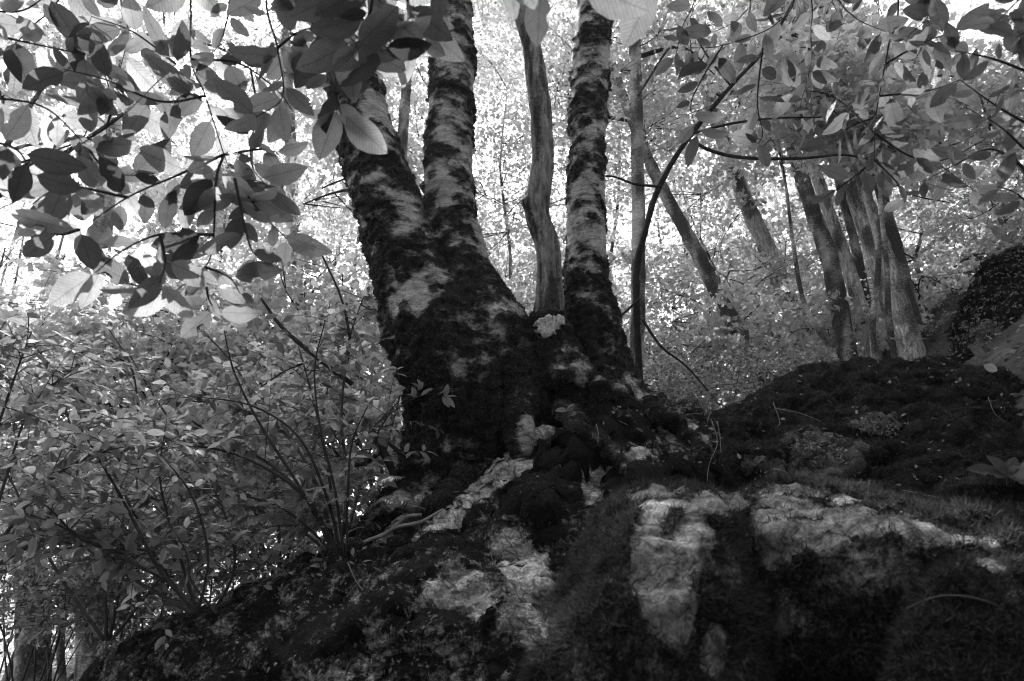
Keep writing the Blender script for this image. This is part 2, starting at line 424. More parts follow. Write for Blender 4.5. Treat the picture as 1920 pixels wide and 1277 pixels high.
# ------------------------------------------------------------------ boulders
def with_base(pts, extra=.3):
    pts = np.asarray(pts); b = pts.copy(); c = pts[:, :2].mean(0)
    b[:, :2] = c + (b[:, :2] - c) * .96
    b[:, 2] = np.minimum(terrain(b[:, 0], b[:, 1]) - extra, b[:, 2] - .05); return np.vstack([pts, b])
def ell(px, py, V, e):
    """soft mask of ellipses (cx, cy, rx, ry, angle) marked on the photograph"""
    m = np.full(len(px), -1.)
    for cx, cy, rx, ry, an in e:
        a = math.radians(an); dx, dy = px - cx, py - cy
        x = dx * math.cos(a) + dy * math.sin(a); y = -dx * math.sin(a) + dy * math.cos(a)
        m = np.maximum(m, 1 - np.sqrt((x / rx) ** 2 + (y / ry) ** 2))
    return m
def boulder(name, hulls, label, mat_, bare, voxel, amp, moss_amp, nbl, bl_len, bl_w, blade, seed, cat='boulder', rock_scale=1.6, strata=(1, 1, 2.5), basebias=.55, smooth=8, droop=0., lump=5., bumps=()):
    r = np.random.default_rng(seed)
    V, F = hull_mesh([with_base(PS(h)) for h in hulls], voxel=voxel, smooth=smooth)
    Nn = vnormals(V, F); st = np.array(strata)
    V = V + Nn * (amp * (.7 * fbm(V * rock_scale + seed, 3) + .45 * ridged(V * st * rock_scale * 1.3 + seed, 4) - .3))[:, None]
    Nn = vnormals(V, F); px, py, zc = project(V)
    facing = ((CAM - V) * Nn).sum(1) > -.1
    wob = fbm(V * 6 + seed, 4)
    b = ell(px + 25 * pnoise(V * 7), py + 25 * pnoise(V * 7 + 40), V, bare)
    b = np.where(facing, b, -1)
    moss = basebias + .25 * Nn[:, 2] + .35 * wob - 1.6 * sstep(-.12, .25, b + .12 * wob)
    for bx_, by_, br_, bh_ in bumps:                          # moss cushions
        d = np.where(facing, np.hypot((px - bx_) / br_, (py - by_) / (br_ * .62)) + .6 * wob, 9); k = np.clip(1 - d * d, 0, 1)
        V = V + (Nn * .8 + np.array([0, 0, .5])) * (bh_ * np.sqrt(k))[:, None]; moss = np.where(d < 1.05, 1.0, moss)
    moss = np.clip(moss, 0, 1)
    mm = sstep(.35, .7, moss)
    V = V + Nn * (mm * moss_amp * (.55 + .8 * np.maximum(0, fbm(V * lump + 3 * seed, 3) + .25)))[:, None]
    V = V + Nn * ((1 - mm) * amp * .28 * ridged(V * st * 6 + seed, 4))[:, None]
    c = V[:, :2].mean(0); root = thing(name, (c[0], c[1], V[:, 2].min()), label, cat)
    put('rock', V, F, mat_, root, attrs={'moss': moss})
    # moss shoots only where they can be seen from near the camera
    w = mm * (((CAM - V) * vnormals(V, F)).sum(1) > -.35 * np.linalg.norm(CAM - V, axis=1)) * ((py < 1400) & (px > -100) & (px < 2020)) + 1e-9
    p, nn, _ = scatter(V, F, w, nbl, r)
    BV, BF, tone = blades(p, nn, bl_len, bl_w, r, droop)
    put('moss', BV, BF, blade, root, 'stuff', {'tone': tone})
    return root, V, F

H1 = [(1060,792,5.3),(1110,776,5.2),(1200,770,5.2),(1290,790,5.1),(1338,815,5.0),(1342,950,4.4),(1200,1000,3.9),(1080,930,4.1),(1000,860,4.6),(1060,800,6.4),(1330,810,6.2),(1342,1150,4.2),(1100,1150,3.7)]
H2 = [(700,1002,4.8),(780,965,4.9),(850,915,4.9),(930,880,4.9),(1000,830,5.0),(1080,805,5.0),(1120,900,4.1),(1115,1000,3.8),(950,1012,3.7),(800,1032,4.0),(690,1045,4.3),(1110,1277,3.5),(700,1277,3.7),(700,1050,5.9),(1100,900,6.0)]
H3 = [(650,1045,4.4),(560,1085,4.3),(450,1130,4.2),(330,1182,4.1),(200,1265,4.0),(150,1350,4.0),(900,1030,3.6),(1010,1080,3.4),(1050,1200,3.2),(1010,1380,3.0),(600,1200,3.4),(400,1300,3.4),(640,1100,5.5),(200,1380,5.4),(1000,1200,5)]
bare_main = [(930,905,80,24,-30),(1130,905,50,30,-55),(860,948,160,32,-28),(1170,890,55,36,-50),(1285,835,46,30,20),(900,905,40,14,-30),(745,1005,60,14,-25),(985,1120,50,120,-12),(870,1115,55,40,20),(1020,815,45,25,-20),(1200,940,30,25,0),(1260,800,50,12,15)]
r_main, BVm, BFm = boulder('tree_boulder', [H1, H2, H3], 'large sloping mossy rock with pale bare slabs gripped by the roots of the four-stemmed tree', M['rock'], bare_main, .03, .13, .06, 95000, .020, .006, M['moss'], 11, rock_scale=1.7, strata=(1.0, 1.3, 2.6), bumps=[(1092,850,62,.08),(1150,790,80,.06),(1015,950,60,.07),(1060,880,45,.06),(1190,930,55,.1),(1290,900,50,.08)])

F1 = [(1035,1150,1.9),(1082,1052,2.0),(1132,975,2.1),(1200,926,2.2),(1260,920,2.2),(1340,935,2.15),(1420,942,2.1),(1215,968,1.78),(1240,1100,1.6),(1110,1200,1.65),(1020,1277,1.75),(1000,1400,1.75),(1310,1000,1.75),(1390,1200,1.62),(1380,1420,1.5),(1250,980,2.7),(1400,990,2.7)]
F2 = [(1395,945,2.2),(1450,922,2.25),(1540,914,2.25),(1640,938,2.2),(1740,962,2.1),(1820,994,2.0),(1930,1008,1.95),(2050,1020,1.9),(1430,1000,1.8),(1560,1000,1.72),(1700,1010,1.72),(1810,1035,1.68),(1500,1075,1.95),(1650,1065,1.95),(1450,1320,2.1),(1750,1320,2.1),(1540,960,2.8),(1930,1050,2.7)]
F3 = [(1700,1210,1.58),(1765,1110,1.6),(1840,1068,1.62),(1940,1060,1.62),(2060,1070,1.6),(2000,1320,1.45),(1660,1360,1.5),(1800,1320,1.44),(1900,1200,2.1)]
bare_fore = [(1228,1000,26,110,8),(1250,1110,38,110,5),(1300,948,120,18,3),(1300,1010,26,50,10),(1600,970,190,28,12),(1440,985,50,38,-30),(1470,1030,110,22,-36),(1740,998,130,15,14),(1330,1235,30,50,0),(1565,1005,50,16,-30),(1840,1060,40,10,20)]
r_fore, BVf, BFf = boulder('foreground_boulder', [F1, F2, F3], 'rounded shaggy mossy boulder with streaked bare shoulders, in front of the dark mound', M['rock_fore'], bare_fore, .013, .042, .026, 160000, .028, .0035, M['moss'], 23, rock_scale=3.4, strata=(1.2, 1.2, 1.6), droop=.55, basebias=.6, lump=11, smooth=5)

HM = [(1335,795,5.2),(1400,770,5.3),(1480,757,5.5),(1530,717,5.6),(1600,683,5.7),(1690,678,5.7),(1750,705,5.6),(1830,727,5.5),(1920,752,5.4),(2080,775,5.2),(1345,930,4.4),(1500,860,4.5),(1650,805,4.7),(1800,825,4.6),(2050,850,4.4),(1350,1000,4.2),(1950,1000,4.0),(1400,790,7.2),(1620,720,7.4),(2050,790,7.2)]
bare_mound = [(1560,860,70,35,-10),(1450,880,50,16,0),(1640,800,50,16,0),(1500,830,40,16,0),(1600,900,50,14,0)]
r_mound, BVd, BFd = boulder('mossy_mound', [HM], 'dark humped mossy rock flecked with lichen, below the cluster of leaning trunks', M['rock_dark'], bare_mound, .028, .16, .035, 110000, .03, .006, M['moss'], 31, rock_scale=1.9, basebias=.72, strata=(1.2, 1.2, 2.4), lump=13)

HO = [(1795,660,7.8),(1825,580,8.2),(1868,505,8.5),(1930,475,8.7),(2080,440,8.8),(1900,620,7.4),(1960,700,7.0),(2100,700,7.0),(1800,730,7.4),(1870,560,10),(2080,500,10.5)]
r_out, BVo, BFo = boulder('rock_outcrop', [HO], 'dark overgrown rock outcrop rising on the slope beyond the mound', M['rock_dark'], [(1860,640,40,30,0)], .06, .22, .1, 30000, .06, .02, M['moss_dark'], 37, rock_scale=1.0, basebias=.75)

def rock_ball(name, px, py, Y, rx, ry, label, mat_, seed, mossy, nbl, cat, blade, blen=.016):
    r = np.random.default_rng(seed); c = P(px, py, Y); k = depth_of(c) / FPX
    pts = unit(r.normal(size=(60, 3))) * np.array([rx, rx, ry]) * k * r.uniform(.85, 1.1, (60, 1)) + c
    V, F = hull_mesh([pts], voxel=max(rx * k / 22, .006), smooth=6); Nn = vnormals(V, F)
    V = V + Nn * (rx * k * (.16 * fbm(V / (rx * k) * 1.8 + seed, 4)))[:, None]
    moss = np.clip(mossy + .3 * fbm(V * 14, 3), 0, 1)
    root = thing(name, (c[0], c[1], V[:, 2].min()), label, cat)
    put('rock', V, F, mat_, root, attrs={'moss': moss})
    if nbl:
        p, nn, _ = scatter(V, F, sstep(.4, .7, moss) + 1e-9, nbl, r); BV, BF, tone = blades(p, nn, blen, .004, r)
        put('moss', BV, BF, blade, root, 'stuff', {'tone': tone})
    return root
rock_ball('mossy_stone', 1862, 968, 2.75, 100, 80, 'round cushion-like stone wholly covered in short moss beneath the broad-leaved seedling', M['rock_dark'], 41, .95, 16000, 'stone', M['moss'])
rock_ball('pale_stone', 802, 940, 4.45, 26, 18, 'small rounded pale stone beside the left root of the four-stemmed tree', M['rock'], 43, .2, 0, 'stone', M['moss'])
rock_ball('angular_stone', 1022, 822, 4.55, 30, 24, 'angular pale stone wedged beside the thin hanging root of the four-stemmed tree', M['rock'], 44, .1, 0, 'stone', M['moss'])
# ------------------------------------------------------------------ the four-stemmed tree
def wr(px_w, pt): return px_w * depth_of(pt) / FPX / 2
def path_px(rows, Y0, dY=None):
    pts = []; rad = []
    for k, (px, py, w) in enumerate(rows):
        Y = Y0 if np.isscalar(Y0) else np.interp(py, [a for a, _ in Y0], [b for _, b in Y0])
        p = P(px, py, Y); pts.append(p); rad.append(wr(w, p))
    return np.array(pts), np.array(rad)
STEM = {}
STEM['left'] = path_px([(900,910,190),(885,850,205),(872,780,200),(850,700,185),(815,620,165),(782,540,140),(757,480,128),(733,400,126),(698,300,112),(674,200,100),(650,100,92),(622,0,86),(590,-120,80),(560,-260,70)], [(-260, 5.0), (720, 4.95), (850, 5.2), (910, 5.5)])
STEM['middle'] = path_px([(985,870,170),(965,800,190),(945,740,200),(915,660,180),(885,580,150),(862,500,118),(845,400,96),(840,300,90),(845,200,84),(849,100,80),(848,0,68),(842,-120,64),(830,-260,58)], [(-260, 5.3), (700, 5.1), (800, 5.3), (870, 5.6)])
STEM['dead'] = path_px([(1045,720,110),(1035,640,66),(1030,590,52),(1031,550,52),(1030,500,48),(1024,450,47),(1008,405,47),(1012,350,46),(1018,300,44),(1016,250,43),(1012,200,43),(1003,130,41),(990,60,38),(968,0,34),(940,-70,28)], [(-260, 5.0), (720, 5.0)])
STEM['right'] = path_px([(1150,790,150),(1140,740,128),(1125,680,104),(1112,620,92),(1102,550,82),(1099,500,78),(1099,400,72),(1100,300,69),(1103,200,70),(1108,100,70),(1116,0,64),(1126,-120,60),(1135,-260,54)], [(-260, 5.5), (790, 5.25)])
roots_px = [ ([(845,800,150),(812,870,104),(772,925,62),(722,972,36),(668,1008,16)], [(800, 5.0), (890, 4.78), (1003, 4.55)]),
             ([(850,850,110),(830,900,60),(800,932,36),(765,955,22)], [(850, 5.1), (900, 4.9), (955, 4.74)]),
             ([(968,690,60),(975,760,30),(982,800,26),(976,850,28)], [(690, 5.0), (760, 4.74), (850, 4.64)]),
             ([(1020,660,80),(1060,735,46),(1105,768,34),(1170,785,20)], 5.0),
             ([(1150,720,70),(1180,745,44),(1225,765,26),(1290,785,14)], 5.1),
             ([(1000,700,130),(1015,780,120),(1030,850,90)], 5.35),
             ([(1150,740,80),(1130,775,50),(1100,800,30)], 4.95) ]
tubes = [tube(p, r, 18, n=60) for p, r in STEM.values()]
for rows, Y in roots_px:
    p, r = path_px(rows, Y); tubes.append(tube(p, r, 12, n=24))
# roots that creep down over the stone, laid on the boulder's own surface
SN = vnormals(BVm, BFm); spx, spy, szc = project(BVm); sf = ((CAM - BVm) * SN).sum(1) > 0
def surf(px, py):
    d = np.hypot(spx - px, spy - py) + np.where(sf, 0, 999); k = np.argsort(d)[:12]; k = k[d[k] < d[k[0]] + 10]; return BVm[k[np.argmin(szc[k])]]
for rows in ([(890,850,50),(868,900,34),(835,935,26),(790,975,20),(748,1012,14),(700,1040,8)], [(1050,760,50),(1085,800,30),(1130,830,24),(1165,870,18),(1190,910,10)], [(1180,735,44),(1225,775,28),(1275,800,22),(1315,835,16),(1330,880,8)], [(835,860,60),(800,915,36),(765,950,26),(712,990,18),(655,1030,10)]):
    q = np.array([surf(a, b) for a, b, _ in rows]); q[0] += np.array([0, .25, .1]); rr = .6 * np.array([wr(w_, p_) for (_, _, w_), p_ in zip(rows, q)])
    tubes.append(tube(q, rr, 10, n=36, rough=.3, rscale=9))
# knot on the dead stem, stump lip
kn, kr = path_px([(1006,392,40),(994,382,34),(982,380,22)], 4.97); tubes.append(tube(kn, kr, 10, n=10))
TV, TF = hull_mesh([], tubes, voxel=.016, smooth=5)
TN = vnormals(TV, TF)
# nearest stem for every vertex (paths densely sampled)
dense = {k: catmull(np.column_stack([p, r]), 160) for k, (p, r) in STEM.items()}
best = np.full(len(TV), 9.); sid = np.zeros(len(TV), int); names = list(dense)
for q, k in enumerate(names):
    D = dense[k]; dm = np.full(len(TV), 9.)
    for c in range(0, 160, 4):
        d = np.linalg.norm(TV - D[c, :3], axis=1) - D[c, 3]; dm = np.minimum(dm, d)
    u = dm < best; best[u] = dm[u]; sid[u] = q
tpx, tpy, _ = project(TV)
fork = {'left': 500, 'middle': 500, 'dead': 585, 'right': 660}
part = np.full(len(TV), -1)
for q, k in enumerate(names): part[(sid == q) & (tpy < fork[k])] = q
amp = np.where(part == names.index('dead'), .008, .014)
TV = TV + TN * (amp * fbm(TV * np.array([5, 5, 3.]), 4) + sstep(480, 640, tpy) * (.045 * fbm(TV * np.array([4.5, 4.5, 1.6]) + 8, 3) + .03 * ridged(TV * np.array([6.5, 6.5, 1.5]) + 2, 3) + .012 * fbm(TV * 16, 2)))[:, None]
lowm = sstep(430, 640, tpy)
pat = .95 * fbm(TV * np.array([2.6, 2.6, 3.2]) + 5, 3, .5) + .55 * fbm(TV * np.array([8, 8, 13.]) + 25, 4, .65)
moss = .55 + .95 * pat + .5 * lowm
moss += np.where(part == names.index('right'), -.16 + .22 * sstep(420, 640, tpy), 0) + np.where(part == names.index('middle'), -.03, 0)
moss += np.where(part == names.index('left'), .10 - .45 * sstep(300, 120, tpy) * (TN[:, 0] > .1), 0)  # upper right side of the left stem kept paler, painting light on it
streak = fbm(TV * np.array([16, 16, 1.6]), 3)
moss = np.where(part == names.index('dead'), .18 + .75 * streak + .3 * sstep(470, 600, tpy), moss)
moss -= .6 * sstep(0, .4, ell(tpx, tpy, TV, [(775, 560, 45, 40, 60), (740, 560, 18, 90, -12), (1195, 730, 50, 22, 40), (985, 815, 16, 40, 0), (720, 960, 60, 12, -40), (900, 890, 60, 12, -30)]))  # paler spots; the one at the right stem's foot paints its lit flank
moss = np.clip(moss, 0, 1); mm = sstep(.4, .75, moss)
TV = TV + TN * (mm * np.where(part == names.index('dead'), .0, .024) * (.5 + 1.2 * fbm(TV * 15, 3)))[:, None]
base = P(930, 900, 5.0)
tree = thing('four_stemmed_tree', (base[0], base[1], base[2]), 'big mossy tree whose thick bole splits into three mottled stems and one thin dead one', 'tree')
def submesh(V, F, fm):
    f = F[fm]; idx, inv = np.unique(f, return_inverse=True); return V[idx], inv.reshape(f.shape), idx
fpart = np.where((part[TF] == part[TF[:, :1]]).all(1), part[TF[:, 0]], -1)
plab = {'left': ('stem', 'thick stem leaning away, dark with moss'), 'middle': ('stem', 'upright stem with pale lichen patches'), 'dead': ('dead_stem', 'thin barkless grey dead stem with a knot'), 'right': ('stem', 'straight stem banded pale and dark')}
for q in [-1] + list(range(4)):
    v, f, idx = submesh(TV, TF, fpart == q)
    nm, lab = ('bole', 'moss-covered bole with root buttresses') if q < 0 else plab[names[q]]
    o = put(nm, v, f, M['deadwood'] if nm == 'dead_stem' else M['bark'], tree, attrs={'moss': moss[idx]}); o['label'] = lab
r = np.random.default_rng(61)
w = mm * np.where(part == names.index('dead'), .05, 1) * (((CAM - TV) * TN).sum(1) > -.4 * np.linalg.norm(CAM - TV, axis=1)) * (tpy > -60) + 1e-9
p, nn, _ = scatter(TV, TF, w, 150000, r)
BV, BF, tone = blades(p, nn, .022, .006, r, .25); put('moss', BV, BF, M['moss_bark'], tree, 'stuff', {'tone': tone})
# splintered pale wood at the foot of the dead stem
r = np.random.default_rng(62)
hp = PS([(1004,606,4.84),(1012,596,4.82),(1035,592,4.82),(1054,590,4.84),(1056,604,4.8),(1040,624,4.78),(1024,632,4.78),(1014,622,4.79)]); hp = np.vstack([hp, hp + np.array([0, .10, -.01])])
V, F = hull_mesh([hp], voxel=.005, smooth=2); Nn = vnormals(V, F)
V = V + Nn * (.016 * ridged(V * np.array([40, 20, 14.]), 3) + .022 * fbm(V * 26, 3) - .014)[:, None]; put('splintered_wood', V, F, M['pale_wood'], tree)
# tree crown above the view, unseen; second cluster added for shade below
cc = np.vstack([np.array([-1.2, 5.2, 10.6]) + unit(r.normal(size=(34, 3))) * (r.random((34, 1)) ** .4) * np.array([3.4, 2.8, 1.9]), np.array([1.5, 5.7, 10.4]) + unit(r.normal(size=(44, 3))) * (r.random((44, 1)) ** .4) * np.array([2.6, 2.4, 1.5])])
cc = cc[cc[:, 2] > 2.4 + 1.07 * cc[:, 1]]
for k in ('left', 'middle', 'right'):
    a, ra = STEM[k]; V, F = tube([a[-1] - unit(a[-1] - a[-2]) * .1, a[-1] + unit(a[-1] - a[-2]) * 1.2 + np.array([0, 0, .5]), a[-1] + unit(a[-1] - a[-2]) * 2.0 + np.array([0, 0, 1.8])], [ra[-1], ra[-1] * .7, ra[-1] * .3], 10, n=16); put('upper_stem', V, F, M['bark'], tree, attrs={'moss': np.full(len(V), .5)})
acc = Acc(); tops = np.vstack([STEM[k][0][-1] + np.array([0, 0, z]) for k in ('left', 'middle', 'right') for z in (.3, .9, 1.6, 2.2)])
for q in cc:
    a = tops[np.argmin(np.linalg.norm(tops - q, axis=1))]; acc.add(*tube([a, (a + q) / 2 + r.normal(size=3) * .15, q], [.03, .016, .005], 4, n=6))
V, F = acc.get(); put('branchwork', V, F, M['twig'], tree, 'stuff')
TOPCROWN = cc
# ------------------------------------------------------------------ trees with crowns
def bg_tree(name, rows, Y, label, bark, crown, cat='tree', group=None, seed=0, crown_leaves=5000, leaf=.11, rough=.12, moss_bias=.45, limbs=5, spr=.55, cull=None, tmpl=T_TRI, clip=None):
    """rows: trunk centreline in photo pixels at depth Y, bottom first (px, py, width px); crown: list of (px, py, Y, rx, ry, rz) ellipsoids in metres"""
    r = np.random.default_rng(seed)
    pts, rad = path_px(rows, Y) if not callable(rows) else rows()
    g = tz(pts[0][0], pts[0][1])
    if pts[0][2] > g - .2:                                     # carry the trunk down into the ground
        d = unit(pts[0] - pts[1]); d = d if d[2] < -.3 else np.array([0, 0, -1.]); foot = pts[0] + d * ((pts[0][2] - g + .3) / -d[2])
        pts = np.vstack([foot, pts]); rad = np.concatenate([[rad[0] * 1.15], rad])
    root = thing(name, (pts[0][0], pts[0][1], pts[0][2]), label, cat, group)
    V, F = tube(pts, rad, 14, n=max(40, len(pts) * 10), rough=rough, rscale=5)
    ms = np.clip(moss_bias + .8 * fbm(V * np.array([4, 4, 2.]), 4), 0, 1)
    put('trunk', V, F, bark, root, attrs={'moss': ms})
    cen = []
    vol = sum(c[3] * c[4] * c[5] for c in crown)
    per = 55; ns = max(crown_leaves // per, 4)
    for cx, cy, cY, rx, ry, rz in crown:
        C = P(cx, cy, cY); k = max(3, int(ns * rx * ry * rz / vol))
        q = unit(r.normal(size=(k, 3))) * (r.random((k, 1)) ** .45) * np.array([rx, ry, rz]); cen.append(C + q)
    cen = np.vstack(cen)
    if clip is not None: cen = cen[clip(cen)]
    # limbs from the trunk toward crown spots, finer branchwork to each spray
    ends = cen[r.choice(len(cen), min(limbs, len(cen)), replace=False)]; skel = [catmull(pts, 30)[12:]]
    top = pts[-1]; tc = catmull(np.column_stack([pts, rad]), 40)
    for e in ends:
        cand = tc[(tc[:, 2] < max(e[2] - .3, tc[8, 2]))]; k = np.argmin(np.linalg.norm(cand[:, :3] - e, axis=1) + .0 * cand[:, 2]); s0 = cand[k]
        mid = (s0[:3] + e) / 2 + np.array([0, 0, .25]) + r.normal(size=3) * .15
        rr = min(s0[3] * .45, .07); LV, LF = tube([s0[:3], mid, e], [rr, rr * .6, rr * .2], 6, n=12)
        put('limb', LV, LF, M['bark_dark'], root, attrs={'moss': np.full(len(LV), .4)}); skel.append(catmull([s0[:3], mid, e], 14))
    S = np.vstack(skel); acc = Acc()
    for c in cen[::2]:
        k = np.argmin(np.linalg.norm(S - c, axis=1)); a = S[k]; m = (a + c) / 2 + r.normal(size=3) * .12
        acc.add(*tube([a, m, c], [.014, .009, .003], 3, n=5))
        for _ in range(3):
            acc.add(*tube([m, c + r.normal(size=3) * np.array([.4, .4, .1])], [.006, .002], 3, n=3))
    BV, BF = acc.get(); put('branchwork', BV, BF, M['twig'], root, 'stuff')
    pos, al, nr, sz = sprays(cen, spr, per, leaf, tmpl, r)
    ct = np.repeat(r.random(len(cen)), per)
    LV, LF, tone = leaves(pos, al, nr, sz * r.uniform(.75, 1.3), tmpl, r); tone = .45 * tone + .55 * np.repeat(ct, len(tmpl[0]))
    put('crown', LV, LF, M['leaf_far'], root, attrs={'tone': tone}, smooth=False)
    return root

pos, al, nr, sz = sprays(TOPCROWN, .7, 50, .14, T_TRI, r); kk = pos[:, 2] > 1.35 + 1.08 * pos[:, 1]
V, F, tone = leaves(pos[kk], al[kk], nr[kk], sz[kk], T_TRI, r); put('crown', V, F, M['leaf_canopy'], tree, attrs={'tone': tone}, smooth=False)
G = 'slender forest trees behind the boulders'
bg_tree('forest_tree', [(1192,730,28),(1196,560,27),(1197,400,25),(1193,200,23),(1188,0,21),(1180,-200,18)], 9.0, 'slender straight mottled trunk beside the dark crooked sapling', M['bark_bg'], [(1230,60,9.4,2.2,1.5,1.3),(1180,-180,9,2.5,2,1.5)], group=G, seed=101, crown_leaves=6000)
bg_tree('forest_tree', [(1440,740,34),(1400,650,32),(1345,550,28),(1295,450,25),(1245,360,22),(1190,240,18),(1140,100,15)], 10.5, 'slanting dark speckled trunk between the straight mottled trunk and the pale slanting one', M['bark_bg'], [(1200,180,10.8,2.2,1.6,1.6)], group=G, seed=102, crown_leaves=5500, moss_bias=.6)
bg_tree('forest_tree', [(1560,720,40),(1490,590,36),(1440,470,32),(1395,370,28),(1340,220,24),(1290,60,20)], 12.5, 'pale slanting trunk half veiled by leaves, left apart from the cluster on the mound', M['bark_strip'], [(1380,150,13,3,2,2)], group=G, seed=103, crown_leaves=7000, moss_bias=.25)
G2 = 'cluster of leaning trunks beyond the dark mound'
bg_tree('leaning_tree', [(1597,720,36),(1585,640,34),(1558,500,32),(1522,390,28),(1480,250,24),(1440,80,20)], 10.0, 'dark leaning trunk at the outer edge of the trunk cluster, on the crooked sapling side', M['bark_bg'], [(1480,120,10.5,2,1.6,1.6)], group=G2, seed=104, crown_leaves=5000, moss_bias=.62)
bg_tree('leaning_tree', [(1645,690,28),(1620,600,27),(1590,500,25),(1548,380,22),(1500,230,20),(1460,60,18)], 10.6, 'thin pale leaning trunk second in the trunk cluster, beside the dark outer one', M['bark_strip'], [(1500,60,11.2,2,1.6,1.6)], group=G2, seed=105, crown_leaves=5000, moss_bias=.25)
bg_tree('leaning_tree', [(1652,690,18),(1628,590,18),(1608,480,17),(1575,350,15),(1540,200,12)], 11.2, 'thinnest dark trunk within the cluster, behind the thick flaky-barked one', M['bark_bg'], [(1600,200,11.6,2,1.4,1.5)], group=G2, seed=106, crown_leaves=4500, moss_bias=.7)
bg_tree('leaning_tree', [(1722,720,54),(1700,640,52),(1660,510,48),(1622,400,44),(1590,300,40),(1545,150,34),(1500,0,30),(1450,-200,24)], 9.0, 'thickest trunk of the cluster with pale vertically flaking bark', M['bark_strip'], [(1500,-150,9.6,2.8,2,1.6)], group=G2, seed=107, crown_leaves=5000, moss_bias=.36)
bg_tree('leaning_tree', [(1738,710,24),(1712,590,24),(1688,490,22),(1655,370,20),(1620,240,17),(1590,100,14)], 9.6, 'dark mossy trunk hugging the thickest flaky-barked trunk on its uphill side', M['bark_bg'], [(1680,200,10,2,1.5,1.4)], group=G2, seed=108, crown_leaves=4500, moss_bias=.75)
GL = 'forest trees down the slope behind the shrubs'
bg_tree('forest_tree', [(736,760,30),(735,650,29),(740,520,26),(748,400,22),(755,250,20),(765,120,17),(770,0,15),(760,-120,11)], 9.5, 'slim trunk glimpsed close behind the leaning stem of the four-stemmed tree', M['bark_bg'], [(700,330,11,2.2,1.8,2.2),(745,-190,10.9,3.4,2.0,1.7)], group=GL, seed=111, crown_leaves=6500)  # second crown, out of view, is added to shade the foreground
bg_tree('forest_tree', [(62,1290,62),(62,1200,58),(60,1100,54),(40,900,46),(-10,650,40),(-60,400,34)], 7.5, 'stout furrowed trunk standing low in the shadowed hollow under the shrubs', M['bark_strip'], [(130,150,9.5,2.2,1.8,1.2)], group=GL, seed=112, crown_leaves=4000, moss_bias=.6)
bg_tree('forest_tree', [(172,800,44),(172,700,42),(180,560,38),(195,400,34),(210,250,30),(228,80,26)], 11, 'pale trunk standing in the bright gap behind the overhanging leaves', M['bark_bg'], [(300,60,12,3,2,2.0)], group=GL, seed=113, crown_leaves=7000)
bg_tree('forest_tree', [(560,640,26),(555,500,24),(548,350,22),(542,200,20),(535,60,17)], 12, 'slim trunk behind the overhanging leaves nearest the leaning mossy stem', M['bark_bg'], [(560,120,13,3,2,2.2)], group=GL, seed=114, crown_leaves=7500)
# low and far maples that fill the wood
fill = [ # px, py, Y, rx, ry, rz, leaves
 (960,280,12,2.8,2,2.4,8500),(960,560,13,2.6,2,2.0,6500),(1310,420,13.5,3,2,2.2,8500),(1330,600,12,2.4,1.6,1.4,6500),(1720,430,13,2.8,2,2.2,8000),(1850,330,12,2.4,1.8,2.0,7000),
 (1500,520,15,3,2,2.2,7000),(640,600,9,2.0,1.5,1.3,6500),(420,640,9.5,2.4,1.6,1.2,6500),(250,820,8.5,2.4,1.5,1.2,6000),(560,850,7.5,1.6,1.2,.9,5000),
 (60,760,10,2.4,1.8,1.4,5000),(1100,120,14,3.2,2,2.4,7500),(700,120,16,3.4,2.2,2.6,7000),(1250,690,10.5,2.0,1.2,.8,5000),(1830,130,15,3.5,2,2.5,4000),(420,330,17,3.4,2.2,2.4,4500),
 (1600,250,17,4,2,2.8,5500),(1000,420,20,5,2.5,3.4,9000),(1350,250,20,5,2.5,3.6,9000),(600,450,22,4,2.5,3.4,6000),(1750,600,11,2,1.2,1.0,4500),(1480,640,10.5,1.8,1.2,.9,4500),
 (150,1000,12,3,2,1.6,4500),(420,930,11,2.6,1.6,1.4,5000),(1850,480,18,4,2,3,6500),(40,90,13,2.6,2,1.6,4000),(850,700,10,2,1.4,1.6,3500)]
lab_words = ['sunlit maple crown showing between the middle stem and the dead stem', 'low maple crown in the gap under the fork beside the dead stem', 'maple crown filling the space between crooked sapling and slanting trunk', 'low leafy maple over the ridge of the tree boulder', 'maple crown around the upper part of the trunk cluster', 'maple crown above the rock outcrop', 'maple crown behind the pale slanting trunk', 'bright low maple beside the bole of the four-stemmed tree', 'bright maple just beneath the overhanging leaves', 'shaded maple crown behind the arching shrub stems', 'low maple behind the fern and shrub stems', 'maple crown at the bright opening down the slope', 'high maple crown between straight mottled stem and slender trunk', 'high maple crown behind the top of the leaning stem', 'low maple behind the flared foot of the straight stem', 'high pale maple crown above the uphill bank', 'thin far maple crown in the bright sky gap', 'far tall maple behind the trunk cluster', 'far tall maple straight behind the dead stem', 'far tall maple behind the crooked sapling', 'far maple behind the leaning mossy stem', 'low maple between thickest trunk and rock outcrop', 'low maple behind the ridge between tree boulder and mound', 'maple down in the hollow behind the stout furrowed trunk', 'maple behind the lowest arching shrub stems', 'far maple above the rock outcrop', 'high maple crown behind the darkest overhanging leaves', 'maple hidden mostly behind the mossy bole']
fill += [(1880,180,8.6,1.6,.9,1.0,2600),(900,0,18,3.4,2,2.2,6000),(1060,-40,16,3,2,2,5500),(1260,-20,17,3,2,2,4500),(690,-20,20,3.6,2,2.4,5000),(1500,-20,18,3.6,2,2,4500),(1000,130,23,4.5,2,3,6000)]
lab_words += ['near maple crown beside the darkest corner leaves', 'high maple top between the middle stem and the dead stem', 'high maple top between the dead stem and the straight stem', 'high maple top above the crooked sapling', 'high maple top over the leaning stem', 'high maple top above the trunk cluster', 'tall far maple rising in the gap beside the dead stem']
fill += [(160,180,16,3,2,2.2,5500),(420,420,15,2.6,2,1.8,5000),(60,330,18,3,2,1.6,2500),(300,300,20,3.5,2,2.2,5000)]
